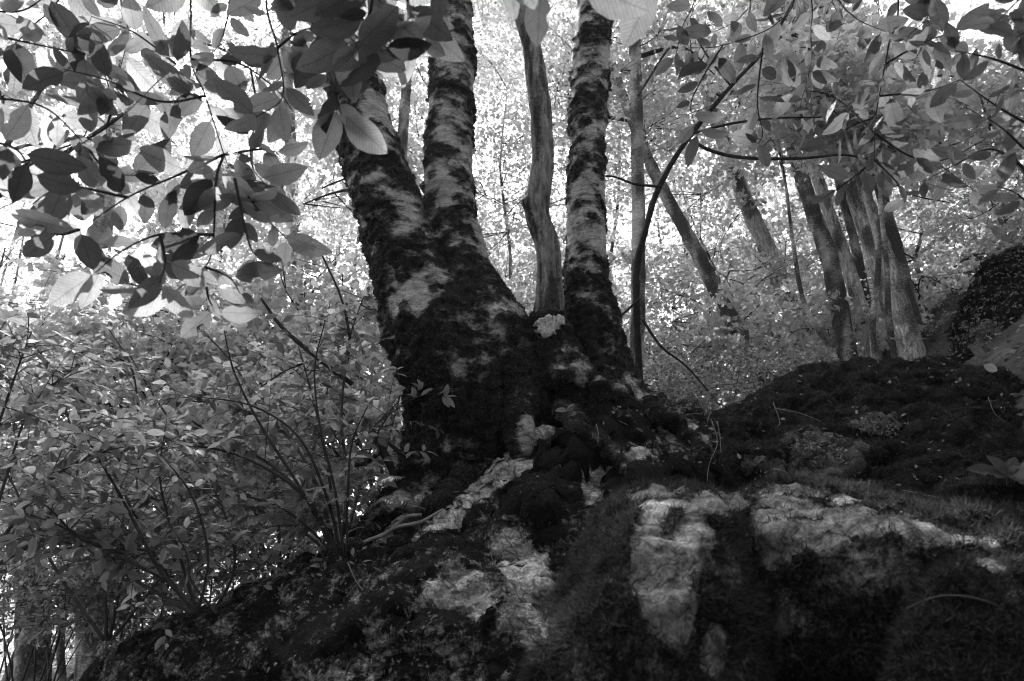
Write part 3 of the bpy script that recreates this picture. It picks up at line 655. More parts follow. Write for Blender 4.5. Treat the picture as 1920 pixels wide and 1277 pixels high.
lab_words += ['maple crown behind the thick of the overhanging leaves', 'maple crown behind the lowest overhanging leaf cluster', 'thin maple crown at the edge of the white opening', 'pale maple crown dissolving in the glare behind the overhanging leaves']
fill += [(130,650,9,1.6,1.2,.8,3200),(400,700,8.6,1.6,1.2,.8,3800),(620,730,8.2,1.3,1.0,.8,3600),(250,770,8,1.5,1.0,.6,3000),(60,860,9,1.6,1.2,.8,3000)]
lab_words += ['lacy low maple before the white opening', 'lacy bright maple below the lowest overhanging leaves', 'lacy bright maple close beside the bole', 'lacy maple above the shrub on the lower ridge', 'lacy maple behind the spreading layered shrub']
fill += [(1540,140,8.0,1.3,.6,.7,3000),(1480,250,8.6,1.0,.6,.4,1500),(1640,230,8.2,1.0,.6,.5,2000)]
lab_words += ['near maple spray hanging before the upper trunk cluster', 'near maple spray crossing the long side branch of the sapling', 'near maple spray before the thickest flaky-barked trunk']
fill += [(120,540,11,1.8,1.2,.8,1900),(330,545,10,1.6,1.0,.7,2200),(20,450,12,1.5,1.0,.8,900)]
lab_words += ['sparse maple top dissolving in the white opening', 'sparse maple top between the pale trunk and the lowest overhanging leaves', 'sparse maple twigs crossing the whitest gap']
far = [(100,560,26,5,2.5,3.0,3000),(420,180,26,6,2.5,4.5,5000),(750,330,27,5.5,2.5,5,8000),(930,120,26,6,2.5,4.5,8000),(1080,560,24,4.5,2.5,3.4,8000),(1230,330,27,6,2.5,5,9000),(1450,130,25,6,2.5,4.5,9000),(1500,420,24,5.5,2.5,4,9000),(1720,220,24,5.5,2.5,4.5,9000),(1880,420,22,5,2.5,4,8000),(1680,520,19,4,2,2.6,7000),(1400,580,18,3.6,2,2.2,7000),(1880,90,22,5,2.5,4,7000),(620,260,24,5,2.5,4,6000),(330,600,20,4.5,2,2.6,6000),(600,700,18,3.6,2,2.4,6000),(300,850,17,4,2,2.4,5000),(860,560,17,3,2,2.6,5000),(1120,720,14,2.6,1.6,1.4,5000),(100,1150,20,4,2,2.0,4000)]
far_words = ['low far wood edge maple at the bright opening', 'tallest far maple behind the overhanging leaves', 'far maple glimpsed between leaning stem and middle stem', 'far maple crown high between middle stem and dead stem', 'far maple low between dead stem and straight stem', 'far maple beyond the slender straight trunk', 'far high maple beyond the smaller grey overhanging leaves', 'far maple beyond the pale slanting trunk', 'far high maple over the trunk cluster', 'far maple up the bank beyond the outcrop', 'maple on the bank right behind the thickest trunk', 'maple on the bank behind the slanting dark trunk', 'far high maple at the top of the bank', 'far maple behind the top leaves of the leaning stem', 'far maple under the lowest overhanging leaves', 'far maple beside the bole behind the bright shrub', 'far maple deep behind the arching stems', 'far maple peeping through the fork of the leaning stem', 'low maple behind the foot of the straight stem', 'far maple down in the hollow under the shrubs']
fill += far; lab_words += far_words
for k, (px, py, Y, rx, ry, rz, nl) in enumerate(fill):
    c = P(px, py, Y)
    def rows(c=c, rz=rz, k=k):
        rr = np.random.default_rng(300 + k); g = tz(c[0], c[1] + .3)
        b = np.array([c[0] + rr.uniform(-.4, .4), c[1] + .3, g - .3]); t = c + np.array([rr.uniform(-.4, .4), .2, rz * .7])
        w_ = .022 + .003 * Y; f = np.linspace(0, 1, 6)[:, None]; q = b * (1 - f) + t * f; q[1:] += np.cumsum(rr.normal(size=(5, 3)) * np.array([.22, .15, 0]), 0)
        return q, w_ * np.linspace(1, .25, 6)
    bg_tree('maple_tree', rows, Y, lab_words[k], M['bark_bg'], [(px, py, Y, rx, ry, rz)], group='maples filling the wood', seed=200 + k, crown_leaves=int(nl * (.85 if px < 1250 else .62)), leaf=.115 if Y < 14 else (.15 if Y < 21 else .2), limbs=4, spr=.5 if Y < 14 else (.7 if Y < 21 else 1.0), moss_bias=.5)

# dark crooked sapling with its long side branches
r = np.random.default_rng(130)
pts, rad = path_px([(1200,730,15),(1194,600,14),(1194,500,13),(1208,440,12),(1236,350,11),(1290,260,10),(1370,162,8),(1440,85,7),(1500,-20,5)], 6.6)
g = tz(pts[0][0], pts[0][1]); pts = np.vstack([[pts[0][0], pts[0][1], g - .2], pts]); rad = np.concatenate([[rad[0] * 1.2], rad])
sap = thing('crooked_sapling', tuple(pts[0]), 'dark slender crooked sapling bending sideways with long thin branches', 'tree')
V, F = tube(pts, rad, 8, n=70, rough=.2, rscale=9); put('trunk', V, F, M['bark_dark'], sap, attrs={'moss': np.full(len(V), .5)})
for rows in ([(1292,262,7),(1340,285,7),(1400,296,7),(1500,297,6),(1580,290,5),(1640,300,4),(1760,302,3),(1850,260,2)], [(1238,350,6),(1190,345,5),(1140,330,4),(1080,345,2)], [(1300,250,5),(1370,232,5),(1450,222,4),(1540,220,3)],
             [(1205,600,6),(1240,650,5),(1290,690,4),(1350,760,3)], [(1200,560,5),(1150,600,4),(1110,590,3)], [(1370,160,5),(1330,110,4),(1300,60,3)], [(1640,300,4),(1700,360,3),(1780,380,2)], [(1196,180,4),(1240,110,5),(1255,90,4)]):
    p, rr = path_px(rows, 6.55); V, F = tube(p, rr, 5, n=30); put('branch', V, F, M['twig'], sap)

# ------------------------------------------------------------------ overhanging boughs: leaf by leaf
def leaf_obj(meshes, pos, along, nrm, size, parent, off, r, name='leaf'):
    R = frames(along[None], nrm[None])[0]; o = bpy.data.objects.new(name, meshes[int(r.integers(len(meshes)))]); COL.objects.link(o)
    Mx = Matrix([[R[0, 0] * size, R[0, 1] * size, R[0, 2] * size, pos[0] - off[0]], [R[1, 0] * size, R[1, 1] * size, R[1, 2] * size, pos[1] - off[1]], [R[2, 0] * size, R[2, 1] * size, R[2, 2] * size, pos[2] - off[2]], [0, 0, 0, 1]])
    o.parent = parent; o.matrix_local = Mx; return o
def bough(root, twigs, size_px, spacing_px, r, face=.7, limb_pts=None, meshes=BEECH, tw=.0022):
    off = np.array(root.location); acc = Acc(); cnt = 0; L = None
    if limb_pts is not None: L = catmull(limb_pts, 40)
    br = obj('bough', None, parent=root)
    for tnum, (rows, Y, sc) in enumerate(twigs):
        pts = np.array([P(px, py, Y + dy) for (px, py), dy in zip(rows, np.cumsum(r.normal(0, .05, len(rows))))])
        first = pts[0]
        if L is not None and min(rows[0][1], 1e9) < -10:
            pts = np.vstack([L[np.argmin(np.linalg.norm(L - first, axis=1))], pts])
        n = 40; C = catmull(pts, n); acc.add(*tube(pts, np.linspace(tw * 2.0 * sc, tw * .6, len(pts)), 5, n=n))
        seg = np.linalg.norm(np.diff(C, axis=0), axis=1); cum = np.concatenate([[0], np.cumsum(seg)])
        sp = spacing_px * Y / FPX; pos_t = np.arange(sp * .6, cum[-1], sp); side = 1
        for t in list(pos_t) + [cum[-1]]:
            t = min(t + r.normal() * sp * .2, cum[-1]); p = np.array([np.interp(t, cum, C[:, a]) for a in range(3)])
            k = min(np.searchsorted(cum, t), n - 1); T = unit(C[k] - C[max(k - 2, 0)]) if k > 0 else unit(C[1] - C[0])
            qx, qy, _ = project(p[None])
            if qy[0] < -110: continue
            view = unit(CAM - p)
            nrm = unit(face * view * r.choice([1, 1, -1]) + np.array([0, 0, -.35]) + .42 * r.normal(size=3))
            sd = np.cross(T, view); sd = unit(sd) * side; side = -side
            al = unit(.55 * T + sd * .8 + np.array([0, 0, -.35]) + .25 * r.normal(size=3))
            al = unit(al - nrm * al.dot(nrm) * .8)
            sz = size_px * sc * depth_of(p) / FPX * r.uniform(.5, 1.25)
            leaf_obj(meshes, p + al * sz * .12, al, nrm, sz, br, off, r); cnt += 1
    V, F = acc.get(); put('twig', V, F, M['twig'], root); bpy.context.view_layer.update()
    return br
def edge_tree(name, x, y, h, lean, limb, label, seed, crown):
    """a tree standing beside the camera, its limb reaching over the view; crown kept above the line of sight"""
    r = np.random.default_rng(seed); g = tz(x, y)
    root = thing(name, (x, y, g - .2), label, 'tree')
    pts = np.array([[x, y, g - .2], [x + lean * .3, y, g + h * .4], [x + lean, y - .2, g + h]])
    V, F = tube(pts, [.17, .13, .07], 14, n=50, rough=.15, rscale=5); put('trunk', V, F, M['bark_bg'], root, attrs={'moss': np.clip(.5 + fbm(V * 4, 3), 0, 1)})
    V, F = tube(limb, np.linspace(.045, .012, len(limb)), 8, n=40); put('limb', V, F, M['bark_dark'], root, attrs={'moss': np.full(len(V), .5)})
    cs = []
    for c, R_, n_ in crown:
        cs.append(np.array(c) + unit(r.normal(size=(n_, 3))) * (r.random((n_, 1)) ** .4) * np.array(R_))
    cen = np.vstack(cs); cen = cen[cen[:, 2] > 1.9 + 1.08 * np.maximum(cen[:, 1], 0)]
    acc = Acc(); tc = catmull(pts, 30)[14:]
    for c in cen:
        a = tc[np.argmin(np.linalg.norm(tc - c, axis=1))]; acc.add(*tube([a, (a + c) / 2 + r.normal(size=3) * .1, c], [.02, .012, .004], 4, n=6))
    V, F = acc.get(); put('branchwork', V, F, M['twig'], root, 'stuff')
    pos, al, nr, sz = sprays(cen, .5, 60, .10, T_OVAL, r); kk = pos[:, 2] > 1.35 + 1.07 * np.maximum(pos[:, 1], 0)
    V, F, tone = leaves(pos[kk], al[kk], nr[kk], sz[kk], T_TRI, r); put('crown', V, F, M['leaf_canopy'], root, attrs={'tone': tone}, smooth=False)
    return root
r = np.random.default_rng(140)
limbL = [(-2.3, -.4, 2.7), (-1.7, .6, 3.25), (-1.1, 1.55, 3.6), (-.4, 1.75, 3.65), (.3, 1.8, 3.75)]
tl = edge_tree('beech_tree', -2.4, -.6, 6.5, .3, limbL, 'beech whose leafy bough hangs across the bright gap before the leaning stem', 141, [((-2.0, -1.7, 7.0), (2.6, 2.2, 1.8), 110)])
tw = [([(355,-30),(358,110),(385,180),(420,290),(440,335)],1.7,1),([(420,290),(405,340),(400,450),(385,500),(330,545)],1.68,1),([(385,500),(430,520),(450,550)],1.66,.9),([(440,335),(490,400),(540,450)],1.7,1),
 ([(585,-30),(600,80),(625,160),(640,215)],1.45,1.15),([(125,-30),(60,50),(10,100)],1.75,1),([(-30,330),(80,290),(200,240),(330,120)],1.8,1),([(330,120),(250,60),(170,30)],1.75,1),([(385,180),(300,190),(200,150),(120,130)],1.7,1),
 ([(420,290),(330,330),(240,370),(150,430)],1.65,1.05),([(400,440),(300,440),(230,470),(180,510)],1.6,1.1),([(240,370),(120,350),(50,390)],1.6,1.1),([(-40,180),(80,200),(160,270)],1.7,1),([(500,-30),(520,90),(530,180),(480,220)],1.55,1.05),
 ([(358,110),(450,120),(520,170),(550,210)],1.65,1),([(-40,60),(100,90),(200,110)],1.8,1),([(420,290),(500,280),(535,300)],1.7,1),([(430,-30),(420,60),(400,100)],1.7,1),([(700,-30),(690,40),(715,95)],1.15,1.25),([(760,-40),(770,30),(780,70)],1.2,1.2),
 ([(640,-30),(650,50),(670,90)],1.3,1.2),([(230,-30),(240,60),(220,150)],1.85,.9),([(-40,20),(40,20),(90,-10)],1.6,1.1),([(-40,260),(30,280),(60,330)],1.5,1.1),([(300,440),(310,490),(300,530)],1.62,1.05),([(160,270),(200,320),(260,330)],1.75,1),
 ([(470,130),(480,200),(470,300),(500,350)],1.8,.95)]
tw += [([(330,545),(280,540),(230,530)],1.62,1),([(385,500),(390,555),(405,585)],1.6,1),([(150,430),(110,440),(80,420)],1.6,1.05),([(440,335),(465,450),(480,480)],1.66,1),([(200,240),(210,190),(190,120)],1.75,.95),([(520,90),(560,60),(600,50)],1.5,1),([(80,290),(110,330),(100,370)],1.7,1)]
bl = bough(tl, tw, 78, 34, r, limb_pts=limbL)
twc = [([(1010,-60),(1015,-25)],.95,1.6),([(1075,-70),(1085,-30)],.95,1.7),([(1225,-60),(1235,-20)],1.1,1.2),([(820,-60),(830,-30)],1.1,1.2),([(940,-70),(960,-50)],1.0,1.3)]
bough(tl, twc, 80, 60, r)
limbR = [(2.7, -.3, 3.2), (2.2, .8, 3.8), (1.7, 1.8, 4.2), (1.1, 2.1, 4.2), (.5, 2.2, 4.1)]
tr = edge_tree('hornbeam_tree', 2.9, -.5, 6.5, -.3, limbR, 'hornbeam whose bough of smaller grey leaves hangs before the trunk cluster', 142, [((2.2, -1.7, 7.0), (2.6, 2.2, 1.7), 100)])
tw = [([(1680,-30),(1665,90),(1648,180),(1640,245),(1640,300)],2.0,1),([(1485,-30),(1455,45),(1355,85),(1290,90)],2.1,.95),([(1515,-30),(1520,60),(1520,120),(1500,200)],2.1,.9),([(1640,250),(1560,180),(1480,170)],2.1,.9),([(1660,120),(1730,80),(1790,60)],2.0,1),([(1650,180),(1740,170),(1800,150)],1.95,1),
 ([(1640,250),(1700,290),(1760,310),(1830,360)],1.95,.95),([(1640,300),(1590,340),(1545,370)],2.0,.95),([(1640,300),(1680,340),(1700,370)],2.0,.9),([(1355,85),(1315,150),(1295,200),(1310,250)],2.2,.9),([(1430,90),(1420,190),(1430,250),(1420,270)],2.2,.9),([(1940,140),(1860,110),(1790,95)],1.5,1.05),
 ([(1940,240),(1870,200),(1800,150)],1.5,1.05),([(1940,330),(1860,280),(1790,310),(1730,340)],1.7,1),([(1560,-30),(1600,30),(1660,60)],2.05,.95),([(1300,-30),(1280,50),(1265,110)],2.2,.9),([(1940,300),(1890,250),(1850,220)],1.6,1),([(1940,390),(1900,360),(1870,350)],1.7,.9),([(1755,-30),(1740,30),(1700,70)],2.0,.95),([(1400,-30),(1390,30),(1340,60)],2.1,.95),
 ([(1640,220),(1590,240),(1560,270)],2.05,.85),([(1830,360),(1860,380),(1850,420)],2.0,.8)]
bough(tr, tw, 54, 30, r, limb_pts=limbR, meshes=HORN)
tw = [([(1940,-30),(1900,10),(1870,40)],1.3,.7),([(1940,20),(1910,30),(1885,55)],1.3,.7),([(1940,60),(1925,60),(1905,70)],1.3,.6)]
bough(tr, tw, 66, 18, r, meshes=HORN)

# unseen trees added behind and beside the camera to shade the hollow
CAN = [((-6.5, -3.5, 7.0), 3.4), ((-1.5, -6.5, 7.0), 3.6), ((4.0, -5.5, 7.5), 3.6), ((8.0, -1.0, 9.5), 3.2), ((-7.5, 1.5, 8.0), 3.0), ((1.0, -2.5, 9.5), 3.4), ((-4.0, -9.0, 6.0), 3.6), ((7.0, -8.0, 8.0), 3.6), ((7.6, 2.0, 10.6), 2.0), ((-6.4, 3.2, 4.2), 2.8), ((-5.6, .6, 3.6), 2.4)]
clab = ['down the slope behind the viewpoint', 'straight behind the viewpoint', 'behind the viewpoint on the uphill side', 'beside the foreground boulder, up the bank', 'level with the shrubs, beyond their lowest side', 'close behind the viewpoint with the highest crown', 'far behind the viewpoint, lowest on the slope', 'far behind the viewpoint, highest on the slope', 'whose crown roofs the dark mound', 'low down the slope, shading the shrubs from the side', 'low and bushy just down the slope from the viewpoint']
for k, (c, R_) in enumerate(CAN):
    c = np.array(c); bx, by = c[0], c[1]; c[2] += max(tz(bx, by) - 1.5, 0) * .8
    if k == 8: bx, by = 7.5, .6
    def rows(c=c, bx=bx, by=by): g = tz(bx, by); return np.array([[bx, by, g - .3], [(bx * 2 + c[0]) / 3, (by * 2 + c[1]) / 3, (g + c[2]) / 2], [c[0], c[1], c[2] + R_ * .5]]), np.array([.2, .15, .06])
    cpx, cpy, _ = project(c[None])
    root = None
    rr = np.random.default_rng(400 + k); pts, rad = rows()
    root = thing('shade_tree', tuple(pts[0]), 'added unseen shade tree ' + clab[k], 'tree', 'unseen shade trees added around the viewpoint')
    V, F = tube(pts, rad, 12, n=40, rough=.12, rscale=5); put('trunk', V, F, M['bark_bg'], root, attrs={'moss': np.full(len(V), .5)})
    cen = c + unit(rr.normal(size=(110, 3))) * (rr.random((110, 1)) ** .4) * np.array([R_, R_, R_ * .6])
    def outside(q, m): return (q[:, 2] > 1.35 + m + 1.08 * np.maximum(q[:, 1], 0)) | (q[:, 0] < -m - .8 * (q[:, 1] * CP + (q[:, 2] - 1.2) * SP))
    cen = cen[outside(cen, .8)]
    acc = Acc(); tc = catmull(pts, 30)[12:]
    for q in cen[::2]:
        a = tc[np.argmin(np.linalg.norm(tc - q, axis=1))]; acc.add(*tube([a, (a + q) / 2 + rr.normal(size=3) * .15, q], [.03, .016, .005], 4, n=6))
    V, F = acc.get(); put('branchwork', V, F, M['twig'], root, 'stuff')
    pos, al, nr, sz = sprays(cen, .75, 45, .16, T_TRI, rr); kk = outside(pos, 0.1)
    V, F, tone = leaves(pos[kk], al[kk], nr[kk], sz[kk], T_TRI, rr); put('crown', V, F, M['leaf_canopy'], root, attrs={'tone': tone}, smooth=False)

# ------------------------------------------------------------------ shrubs with arching stems
def shrub(name, stems, label, size_px, r, nmax=300, extra=900, spread=.35, levels=5):
    foot = P(*stems[0][0][0], stems[0][1]); g = tz(foot[0], foot[1])
    root = thing(name, tuple(foot), label, 'shrub', 'shrubs on the slope left of the boulder'.replace('left of', 'below')); off = np.array(root.location)
    cand = []
    for rows, Y, w_ in stems:
        dys = np.linspace(0, r.uniform(-.4, .5), len(rows)); pts = np.array([P(px, py, Y + d) for (px, py), d in zip(rows, dys)])
        rr = w_ * depth_of(pts[0]) / FPX / 2; V, F = tube(pts, np.linspace(rr, rr * .35, len(pts)), 6, n=30, rough=.15, rscale=12); put('stem', V, F, M['stem'], root)
        C = catmull(pts, 30); nt = int(levels * 1.9 + len(rows)); acc = Acc()
        for q in range(nt):
            k = int(r.integers(8, 30)); a = C[k]; d = unit(r.normal(size=3) * np.array([1, .9, .4]) + np.array([-.15, 0, .1])); ln = r.uniform(.15, .6) * spread / .35
            b = a + d * ln; m = (a + b) / 2 + np.array([0, 0, .05]); acc.add(*tube([a, m, b], [.0035, .0025, .0012], 4, n=8))
            tc = catmull([a, m, b], 20); sn = unit(np.array([0, 0, 1]) + .3 * r.normal(size=3)); side = 1
            for t in np.arange(3, 20, 1.2):
                if r.random() < .25: continue
                p = tc[int(t)]; T = unit(tc[min(int(t) + 1, 19)] - tc[int(t) - 1]); sd = unit(np.cross(T, sn)) * side; side = -side
                al = unit(.6 * T + sd + np.array([0, 0, -.2]) + .5 * r.normal(size=3)); cand.append((p, al, unit(sn + .5 * r.normal(size=3))))
        V, F = acc.get(); put('twig', V, F, M['stem'], root)
    idx = r.permutation(len(cand)); pos = np.array([c[0] for c in cand]); al = np.array([c[1] for c in cand]); nr = np.array([c[2] for c in cand])
    zc = np.array([depth_of(p) for p in pos]); base_sz = size_px * np.median(zc) / FPX; sz = base_sz * r.uniform(.6, 1.25, len(pos))
    px, py, _ = project(pos); vis = (px > -40) & (px < 1960) & (py < 1320) & (py > -40); order = np.argsort(-(sz / zc) * vis)
    for k in order[:nmax]: leaf_obj(SHRUB, pos[k], al[k], nr[k], sz[k], root, off, r)
    if len(order) > nmax:
        k = order[nmax:]; V, F, tone = leaves(pos[k], al[k], nr[k], sz[k], T_OVAL, r); put('foliage', V, F, M['leaf_shrub_mass'], root, 'stuff', {'tone': tone})
    return root
r = np.random.default_rng(150)
shrub('arching_shrub', [([(630,1045),(575,940),(490,860),(380,830),(270,842)],4.5,9),([(632,1045),(590,900),(520,800),(420,760),(330,750)],4.4,8),([(636,1045),(615,880),(590,760),(560,650)],4.6,8),([(640,1045),(650,900),(640,780),(655,640),(680,560)],4.6,8),([(628,1045),(540,980),(440,960)],4.3,7),([(642,1045),(670,930),(700,830),(740,760)],4.7,7)], 'shrub with a fan of thin arching stems at the end of the mossy ridge', 25, r, levels=12)
shrub('arching_shrub', [([(365,1150),(300,1060),(250,960),(205,870),(150,780)],3.9,9),([(370,1150),(330,1020),(300,900),(310,800)],4.0,7),([(360,1150),(240,1080),(130,1010),(40,980)],3.8,8),([(400,1150),(440,1060),(420,960),(380,880)],4.1,7)], 'shrub of dark stems springing from the lower rock ridge', 25, r, levels=13)
shrub('arching_shrub', [([(-40,1080),(40,960),(120,880),(210,840)],3.6,9),([(-40,1080),(10,900),(60,760),(140,690)],3.7,8),([(-40,1080),(90,1010),(200,1020),(310,1040)],3.5,9),([(-60,1080),(-20,860),(30,700),(60,620)],3.8,8)], 'shrub with spreading layered leaves beside the stout furrowed trunk', 29, r, levels=14)
shrub('arching_shrub', [([(520,1100),(480,1000),(400,900),(300,760),(240,660)],5.6,8),([(525,1100),(520,960),(500,820),(450,700),(380,620)],5.5,8),([(530,1100),(560,940),(600,800),(620,700)],5.6,7),([(520,1100),(430,1010),(320,960),(200,930)],5.4,8)], 'taller paler shrub behind the fan of arching stems', 18, r, levels=8)
shrub('arching_shrub', [([(200,1200),(190,1050),(150,880),(110,720),(60,640)],5.4,8),([(205,1200),(240,1020),(260,860),(250,700),(200,610)],5.5,8),([(195,1200),(100,1060),(20,900),(-40,800)],5.2,8),([(210,1200),(320,1060),(400,980)],5.4,7)], 'pale-leaved shrub reaching into the bright opening below the overhanging leaves', 18, r, levels=9)
shrub('arching_shrub', [([(700,960),(690,880),(660,800),(600,720)],6.0,8),([(705,960),(720,860),(740,780),(760,700)],6.2,7),([(700,960),(640,860),(560,790),(480,740)],6.0,7)], 'bright shrub close behind the root flare of the four-stemmed tree', 17, r, levels=9)
# bushy growth behind the arching shrubs
bush = [(110,900,6.2,.9,.6,.55,'dark bush behind the spreading layered shrub'),(330,1010,6.0,.8,.6,.45,'dark bush low behind the shrub on the lower rock ridge'),(520,930,6.6,.9,.6,.6,'bush behind the fan of arching stems'),(90,1090,5.6,.8,.5,.4,'shadowed bush at the foot of the stout furrowed trunk'),(280,1150,6.4,.8,.5,.4,'shadowed bush beneath the lower rock ridge'),(470,1060,5.8,.7,.5,.4,'bush tucked behind the rock ridge'),(1290,720,7.6,.9,.6,.45,'bush behind the flared foot of the straight stem'),(1480,700,7.8,.8,.6,.35,'bush behind the brow of the mound'),(1820,640,9.5,.9,.6,.6,'bush beside the rock outcrop')]
for q, (px, py, Y, rx, ry, rz, lab) in enumerate(bush):
    rr = np.random.default_rng(700 + q); c = P(px, py, Y); g = tz(c[0], c[1]); root = thing('bush', (c[0], c[1], g - .1), lab, 'bush', 'bushes behind the arching shrubs')
    cen = c + unit(rr.normal(size=(60, 3))) * (rr.random((60, 1)) ** .45) * np.array([rx, ry, rz]); acc = Acc()
    for t in cen[:6]:
        a = np.array([c[0], c[1], g - .1]) + rr.normal(size=3) * np.array([.35, .3, 0]); V, F = tube([a, a * .5 + t * .5 + np.array([0, 0, .2]) + rr.normal(size=3) * .1, t], [.010, .007, .003], 5, n=10); put('stem', V, F, M['stem'], root)
    for t in cen:
        for _ in range(2): acc.add(*tube([t, t + rr.normal(size=3) * np.array([.25, .25, .06])], [.004, .0015], 3, n=3))
    V, F = acc.get(); put('branchwork', V, F, M['stem'], root, 'stuff')
    pos, al, nr, sz = sprays(cen, .26, 50, .05, T_OVAL, rr, leaft=.5); V, F, tone = leaves(pos, al, nr, sz, T_OVAL, rr); put('foliage', V, F, M['leaf_shrub_mass'], root, 'stuff', {'tone': tone}, smooth=False)
# bare dark branches
def branch_thing(name, rows_list, Y, label, mat_, cat='branch', sides=6, rough=.2):
    p0 = P(rows_list[0][0][0], rows_list[0][0][1], Y); root = thing(name, tuple(p0), label, cat)
    for k, rows in enumerate(rows_list):
        p, rr = path_px(rows, Y); V, F = tube(p, rr, sides, n=30, rough=rough, rscale=15); put('main_branch' if k == 0 else 'side_branch', V, F, mat_, root)
    return root
branch_thing('broken_branch', [[(760,935,18),(735,880,16),(705,820,14)],[(716,845,9),(680,870,8),(630,872,6),(585,885,4)],[(770,870,8),(740,840,8),(700,810,6)]], 4.72, 'stubby dark broken branch leaning on the root flare, with a pale forked side twig', M['twig'])
branch_thing('bare_branch', [[(660,720,10),(600,675,10),(530,615,8),(490,560,5)],[(600,675,5),(545,690,4),(490,725,3)],[(645,710,5),(655,640,5),(640,560,4),(600,470,3)]], 4.9, 'bare dark branch slanting before the bright leaves beside the bole', M['twig'])

arcs = [[(636,1042,7),(575,935,7),(480,868,6),(380,838,5),(262,846,3)],[(634,1042,7),(560,910,6),(490,800,5),(440,700,4),(420,620,2)],[(640,1042,6),(612,930,6),(560,820,5),(470,760,4),(350,742,2)],[(645,1042,6),(628,920,5),(600,800,4),(590,690,3),(610,600,2)],[(650,1042,6),(652,930,5),(660,830,4),(690,760,2)],[(632,1042,6),(540,960,5),(450,930,4),(330,935,2)]]
branch_thing('bare_shrub', arcs, 3.95, 'leafless thin dark stems arching out in a fan from the end of the rock ridge', M['twig'], 'shrub', 5)
arcs = [[(372,1150,8),(300,1070,7),(250,975,6),(212,905,5),(150,800,3)],[(250,1040,5),(170,1020,5),(110,985,4),(40,960,2)],[(372,1150,6),(390,1040,5),(360,930,4),(300,850,2)],[(320,1095,5),(230,1045,6),(140,1000,5),(100,960,3),(60,930,2)],[(405,1150,6),(360,1090,5),(350,1040,3),(330,1000,2)]]
branch_thing('bare_shrub', arcs, 3.4, 'leafless dark forked stems leaning out from the lower ridge over the hollow', M['twig'], 'shrub', 5)
# ------------------------------------------------------------------ roots, sticks, tendrils lying on the rocks
branch_thing('exposed_root', [[(648,1046,5),(680,1018,7),(715,1004,8),(745,988,8),(790,978,6),(830,955,4)],[(690,1012,6),(660,1035,6),(620,1062,4)],[(735,993,8),(760,970,7),(790,965,5)]], 4.05, 'pale surface root creeping along the rock below the root flare', M['root'], 'root')
branch_thing('pale_stick', [[(1580,918,4),(1640,915,5),(1700,922,5),(1780,940,5),(1815,955,4)],[(1640,915,3),(1630,921,3)]], 2.6, 'thin pale stick lying between the dark mound and the mossy stone', M['root'], 'stick')
r = np.random.default_rng(160)
for k, (rows, Y, lab) in enumerate([([(652,1055),(668,1090),(690,1120),(697,1140)],3.55,'pale hanging rootlet nearest the shrub base on the rock ridge'), ([(760,1145),(768,1170),(766,1190)],3.3,'short pale forked rootlet hanging low on the dark rock face'), ([(834,1165),(833,1195),(831,1205)],3.25,'straight pale rootlet hanging under the mossy rock face'), ([(920,1020),(922,1045),(930,1060)],3.45,'curled pale rootlet at the top of the bare vertical rock face'), ([(1335,790),(1345,830),(1330,870),(1325,910)],4.2,'pale vine stem dangling in the cleft between tree boulder and mound'), ([(1345,790),(1350,820),(1352,850)],4.2,'short pale vine stem in the cleft beside the longer one'), ([(1853,745),(1865,775),(1885,790)],4.6,'thin pale tendril on the uphill side of the dark mound'), ([(1452,765),(1500,775),(1540,790)],4.55,'thin pale creeper across the brow of the dark mound'), ([(1450,755),(1462,790),(1458,800)],4.55,'tiny pale rootlet below the leafy lip of the dark mound'), ([(1118,795),(1122,815),(1120,830)],4.0,'small pale shoot on the thick moss cushion')]):
    p = PS([(a, b, Y) for a, b in rows]); root = thing('rootlet', tuple(p[0]), lab, 'root', 'pale rootlets on the rocks')
    V, F = tube(p, np.linspace(.0032, .0012, len(p)) * Y / 4, 5, n=24, rough=.3, rscale=40); put('strand', V, F, M['root'], root)
# curved foreground stick
branch_thing('curved_stick', [[(1700,1140,2),(1760,1118,3),(1820,1120,4),(1880,1142,4),(1915,1190,5)]], 1.5, 'curved dull stick arching over the lower shadowed part of the foreground boulder', M['stem'], 'stick')

# ------------------------------------------------------------------ ferns and seedlings
def fern(px, py, Y, fronds, label, seed, ln=.35):
    r = np.random.default_rng(seed); c = P(px, py, Y); root = thing('fern', tuple(c), label, 'fern', 'ferns on the rocks')
    for (dx, dz, dy) in fronds:
        a = c; e = c + np.array([dx, dy, dz]) * ln; m = (a + e) / 2 + np.array([0, 0, .28 * ln]); C = catmull([a, m, e], 26); acc = Acc()
        acc.add(*tube([a, m, e], [.003, .002, .001], 4, n=12)); T = unit(np.gradient(C, axis=0)); up = np.array([0, -.35, 1.]); 
        t = np.arange(4, 26); w = ln * .30 * np.sin(np.linspace(.35, 1, len(t)) * math.pi) ** .8 + .004
        for s_ in (-1, 1):
            sd = unit(np.cross(T[t], up)) * s_; V0, F0 = T_OVAL; V0 = V0 * np.array([.45, 1, 1])
            V, F, tone = leaves(C[t], sd + .35 * T[t] + .05 * r.normal(size=(len(t), 3)), np.tile(up, (len(t), 1)) + .2 * r.normal(size=(len(t), 3)), w, (V0, F0), r); acc.add(V, F, tone)
        V, F = acc.get(); put('frond', V, F, M['fern'], root, attrs={'tone': acc.tone()})
fern(655, 985, 4.15, [(.9,.75,-.2),(1.2,.25,-.4),(-.9,.45,-.3),(-1.1,.1,-.5),(.3,1.0,.1),(-.4,.8,-.3)], 'dark fern with spread fronds at the shrub base by the root flare', 171, .36)
fern(570, 1005, 4.0, [(-.9,.5,-.3),(.9,.6,-.3),(-.5,.9,0),(.3,.8,-.4),(-1.1,.1,-.4)], 'dark fern low among the arching shrub stems', 172, .32)
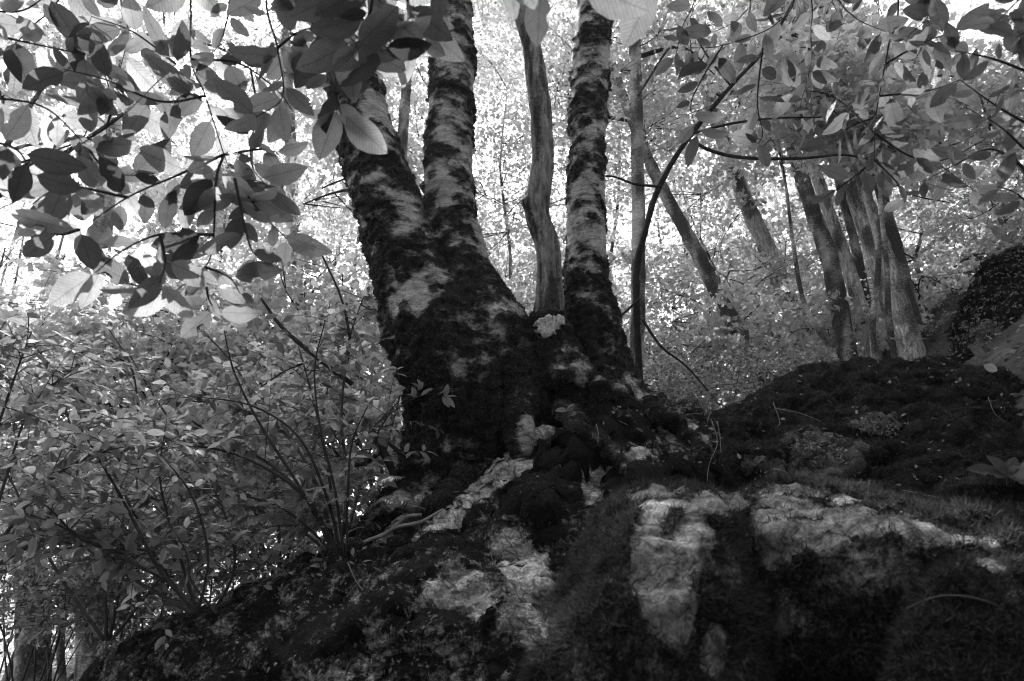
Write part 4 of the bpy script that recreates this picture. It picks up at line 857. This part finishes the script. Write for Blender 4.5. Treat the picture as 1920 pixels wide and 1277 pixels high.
fern(1325, 780, 4.95, [(.3,.9,-.2),(.8,.6,-.3),(-.5,.8,-.2)], 'small pale fern sprouting at the cleft between tree boulder and mound', 173, .22)
fern(1700, 660, 5.9, [(.9,.5,-.4),(-.8,.5,-.4),(.2,.9,-.3)], 'little fern on the crest of the dark mound', 174, .2)
def seedling(px, py, Y, tips, size_px, label, seed, meshes=SHRUB, up=.5, name='seedling'):
    r = np.random.default_rng(seed); c = P(px, py, Y); root = thing(name, tuple(c), label, 'plant', None); off = np.array(root.location)
    for rows, lv in tips:
        p = PS([(px, py, Y)] + [(a, b, Y - .05) for a, b in rows]); V, F = tube(p, np.linspace(.004, .0015, len(p)), 5, n=14); put('stem', V, F, M['stem'], root)
        for ang in lv:
            view = unit(CAM - p[-1]); right = np.array([1., 0, 0]); upv = np.cross(right, -view)
            al = unit(right * math.cos(math.radians(ang)) + upv * math.sin(math.radians(ang)) + .2 * r.normal(size=3)); nr = unit(view * .6 + np.array([0, 0, up]) + .3 * r.normal(size=3))
            q = p[-1] * 1.0; f = r.uniform(.25, 1); q = p[-2] * (1 - f) + p[-1] * f
            leaf_obj(meshes, q, al, nr, size_px * depth_of(p[-1]) / FPX * r.uniform(.55, 1.15), root, off, r)
seedling(700, 800, 4.3, [([(750,752),(790,742)], [150, 60, 100]), ([(760,748),(800,720)], [95, 50, 150]), ([(770,750),(815,738),(838,746)], [20, -20, 60, -50, 0])], 27, 'bright leafy sprig reaching in front of the dark bole', 181)
seedling(1890, 915, 2.6, [([(1888,895),(1885,885)], [115, 20, 165, 60, -10])], 62, 'seedling with a few broad leaves growing on the round mossy stone', 182, BEECH)
seedling(1050, 790, 4.3, [([(1060,775),(1065,768)], [20, 160, 70, -20]), ([(1085,770)], [10, 170, 80])], 24, 'tiny leafy sprig at the foot of the bole on the boulder crest', 183)
seedling(1830, 690, 5.2, [([(1850,665)], [30, 60, 5, 120]), ([(1880,660)], [40, 0, 80, -20, 150])], 42, 'leafy seedling with long blades on the uphill crest of the mound', 185)

# low leaves on the mound face and rock feet, fallen leaves on the floor
def scatter_leaves(name, V, F, weight, n, size, mat_, label, cat, r, lift=.5, tmpl=T_OVAL, parent=None):
    p, nn, _ = scatter(V, F, weight, n, r); al = np.cross(nn, r.normal(size=(n, 3))) + nn * .2
    LV, LF, tone = leaves(p + nn * size * .25, al, nn + lift * r.normal(size=(n, 3)), size * r.uniform(.5, 1.3, n), tmpl, r)
    put(name, LV, LF, mat_, parent, 'stuff', {'tone': tone}, smooth=False)
r = np.random.default_rng(190)
dpx, dpy, _ = project(BVd); wgt = sstep(-.1, .7, ell(dpx, dpy, BVd, bare_mound)) * sstep(-.1, .3, fbm(BVd * 4, 3)) + 1e-9
scatter_leaves('creeping_leaves'.replace('leaves', 'foliage'), BVd, BFd, wgt, 4200, .026, M['litter'], None, None, r, parent=r_mound)
mpx, mpy, _ = project(BVm); wgt = (sstep(1040, 1120, mpy) * sstep(-.1, .35, fbm(BVm * 3 + 7, 3)) * (mpx > 420)) + .15 * (vnormals(BVm, BFm)[:, 2] > .5) + 1e-9
wl = (vnormals(BVd, BFd)[:, 2] > .1) * sstep(-.2, .3, fbm(BVd * 2.5 + 3, 3)) + .02
scatter_leaves('leaf_litter', BVd, BFd, wl, 700, .04, M['litter'], None, None, r, parent=r_mound)
scatter_leaves('creeping_foliage', BVm, BFm, wgt, 6000, .024, M['fern'], None, None, r, parent=r_main)
wgt = sstep(0, .5, ell(mpx, mpy, BVm, [(680,1030,130,40,-28),(560,1085,110,26,-25),(820,960,80,24,-30),(1320,830,40,70,0),(1220,780,90,20,5)])) + 1e-9
p, nn, _ = scatter(BVm, BFm, wgt, 900, r); al = np.cross(nn, r.normal(size=(900, 3))) + nn * .3
LV, LF, tone = leaves(p + nn * .012, al, nn + .6 * r.normal(size=(900, 3)), .045 * r.uniform(.5, 1.4, 900), T_OVAL, r); put('leaf_litter', LV, LF, M['litter'], r_main, 'stuff', {'tone': tone}, smooth=False)
p, nn, _ = scatter(BVm, BFm, wgt, 90, r); acc = Acc()
for a, b in zip(p, nn):
    d = unit(np.cross(b, r.normal(size=3)) + b * .25); ln = r.uniform(.06, .22); acc.add(*tube([a + b * .01, a + d * ln * .5 + b * .03 + r.normal(size=3) * .012, a + d * ln + b * .01], [.003, .0026, .0015], 4, n=7))
V, F = acc.get(); put('twig_litter', V, F, M['root'], r_main, 'stuff')
opx, opy, _ = project(BVo); scatter_leaves('creeping_foliage', BVo, BFo, np.ones(len(BVo)), 9000, .055, M['leaf_shrub_mass'], None, None, r, parent=r_out)
n = 26000; x = np.concatenate([r.uniform(-14, 12, n)]); y = r.uniform(.5, 24, n); p = np.column_stack([x, y, terrain(x, y) + .02])
V, F, tone = leaves(p, r.normal(size=(n, 3)) * np.array([1, 1, .2]), np.array([0, 0, 1]) + .45 * r.normal(size=(n, 3)), .09 * r.uniform(.6, 1.3, n), T_TRI, r)
o = obj('fallen_leaves', mesh_np('fallen_leaves', V, F, False, {'tone': tone}), M['litter'], kind='stuff'); o['label'] = 'fallen leaves carpeting the forest floor between the trees'; o['category'] = 'leaf litter'

# ------------------------------------------------------------------ humid air lit by the low sun
hx = np.array([[x, y, z] for x in (-45, 45) for y in (-16, 60) for z in (-9.5, 34)], float)
HF = np.array([(0,1,3,2),(4,6,7,5),(0,4,5,1),(2,3,7,6),(0,2,6,4),(1,5,7,3)])
m, nt, out = mat('haze'); pv = N(nt, 'VolumePrincipled', Density=HAZE); pv.inputs['Color'].default_value = (.95, .95, .95, 1); pv.inputs['Anisotropy'].default_value = .55
nt.links.new(pv.outputs[0], out.inputs['Volume'])
o = obj('haze', mesh_np('haze', hx, HF, False), m, kind='stuff'); o['label'] = 'thin humid haze filling the wood'; o['category'] = 'haze'
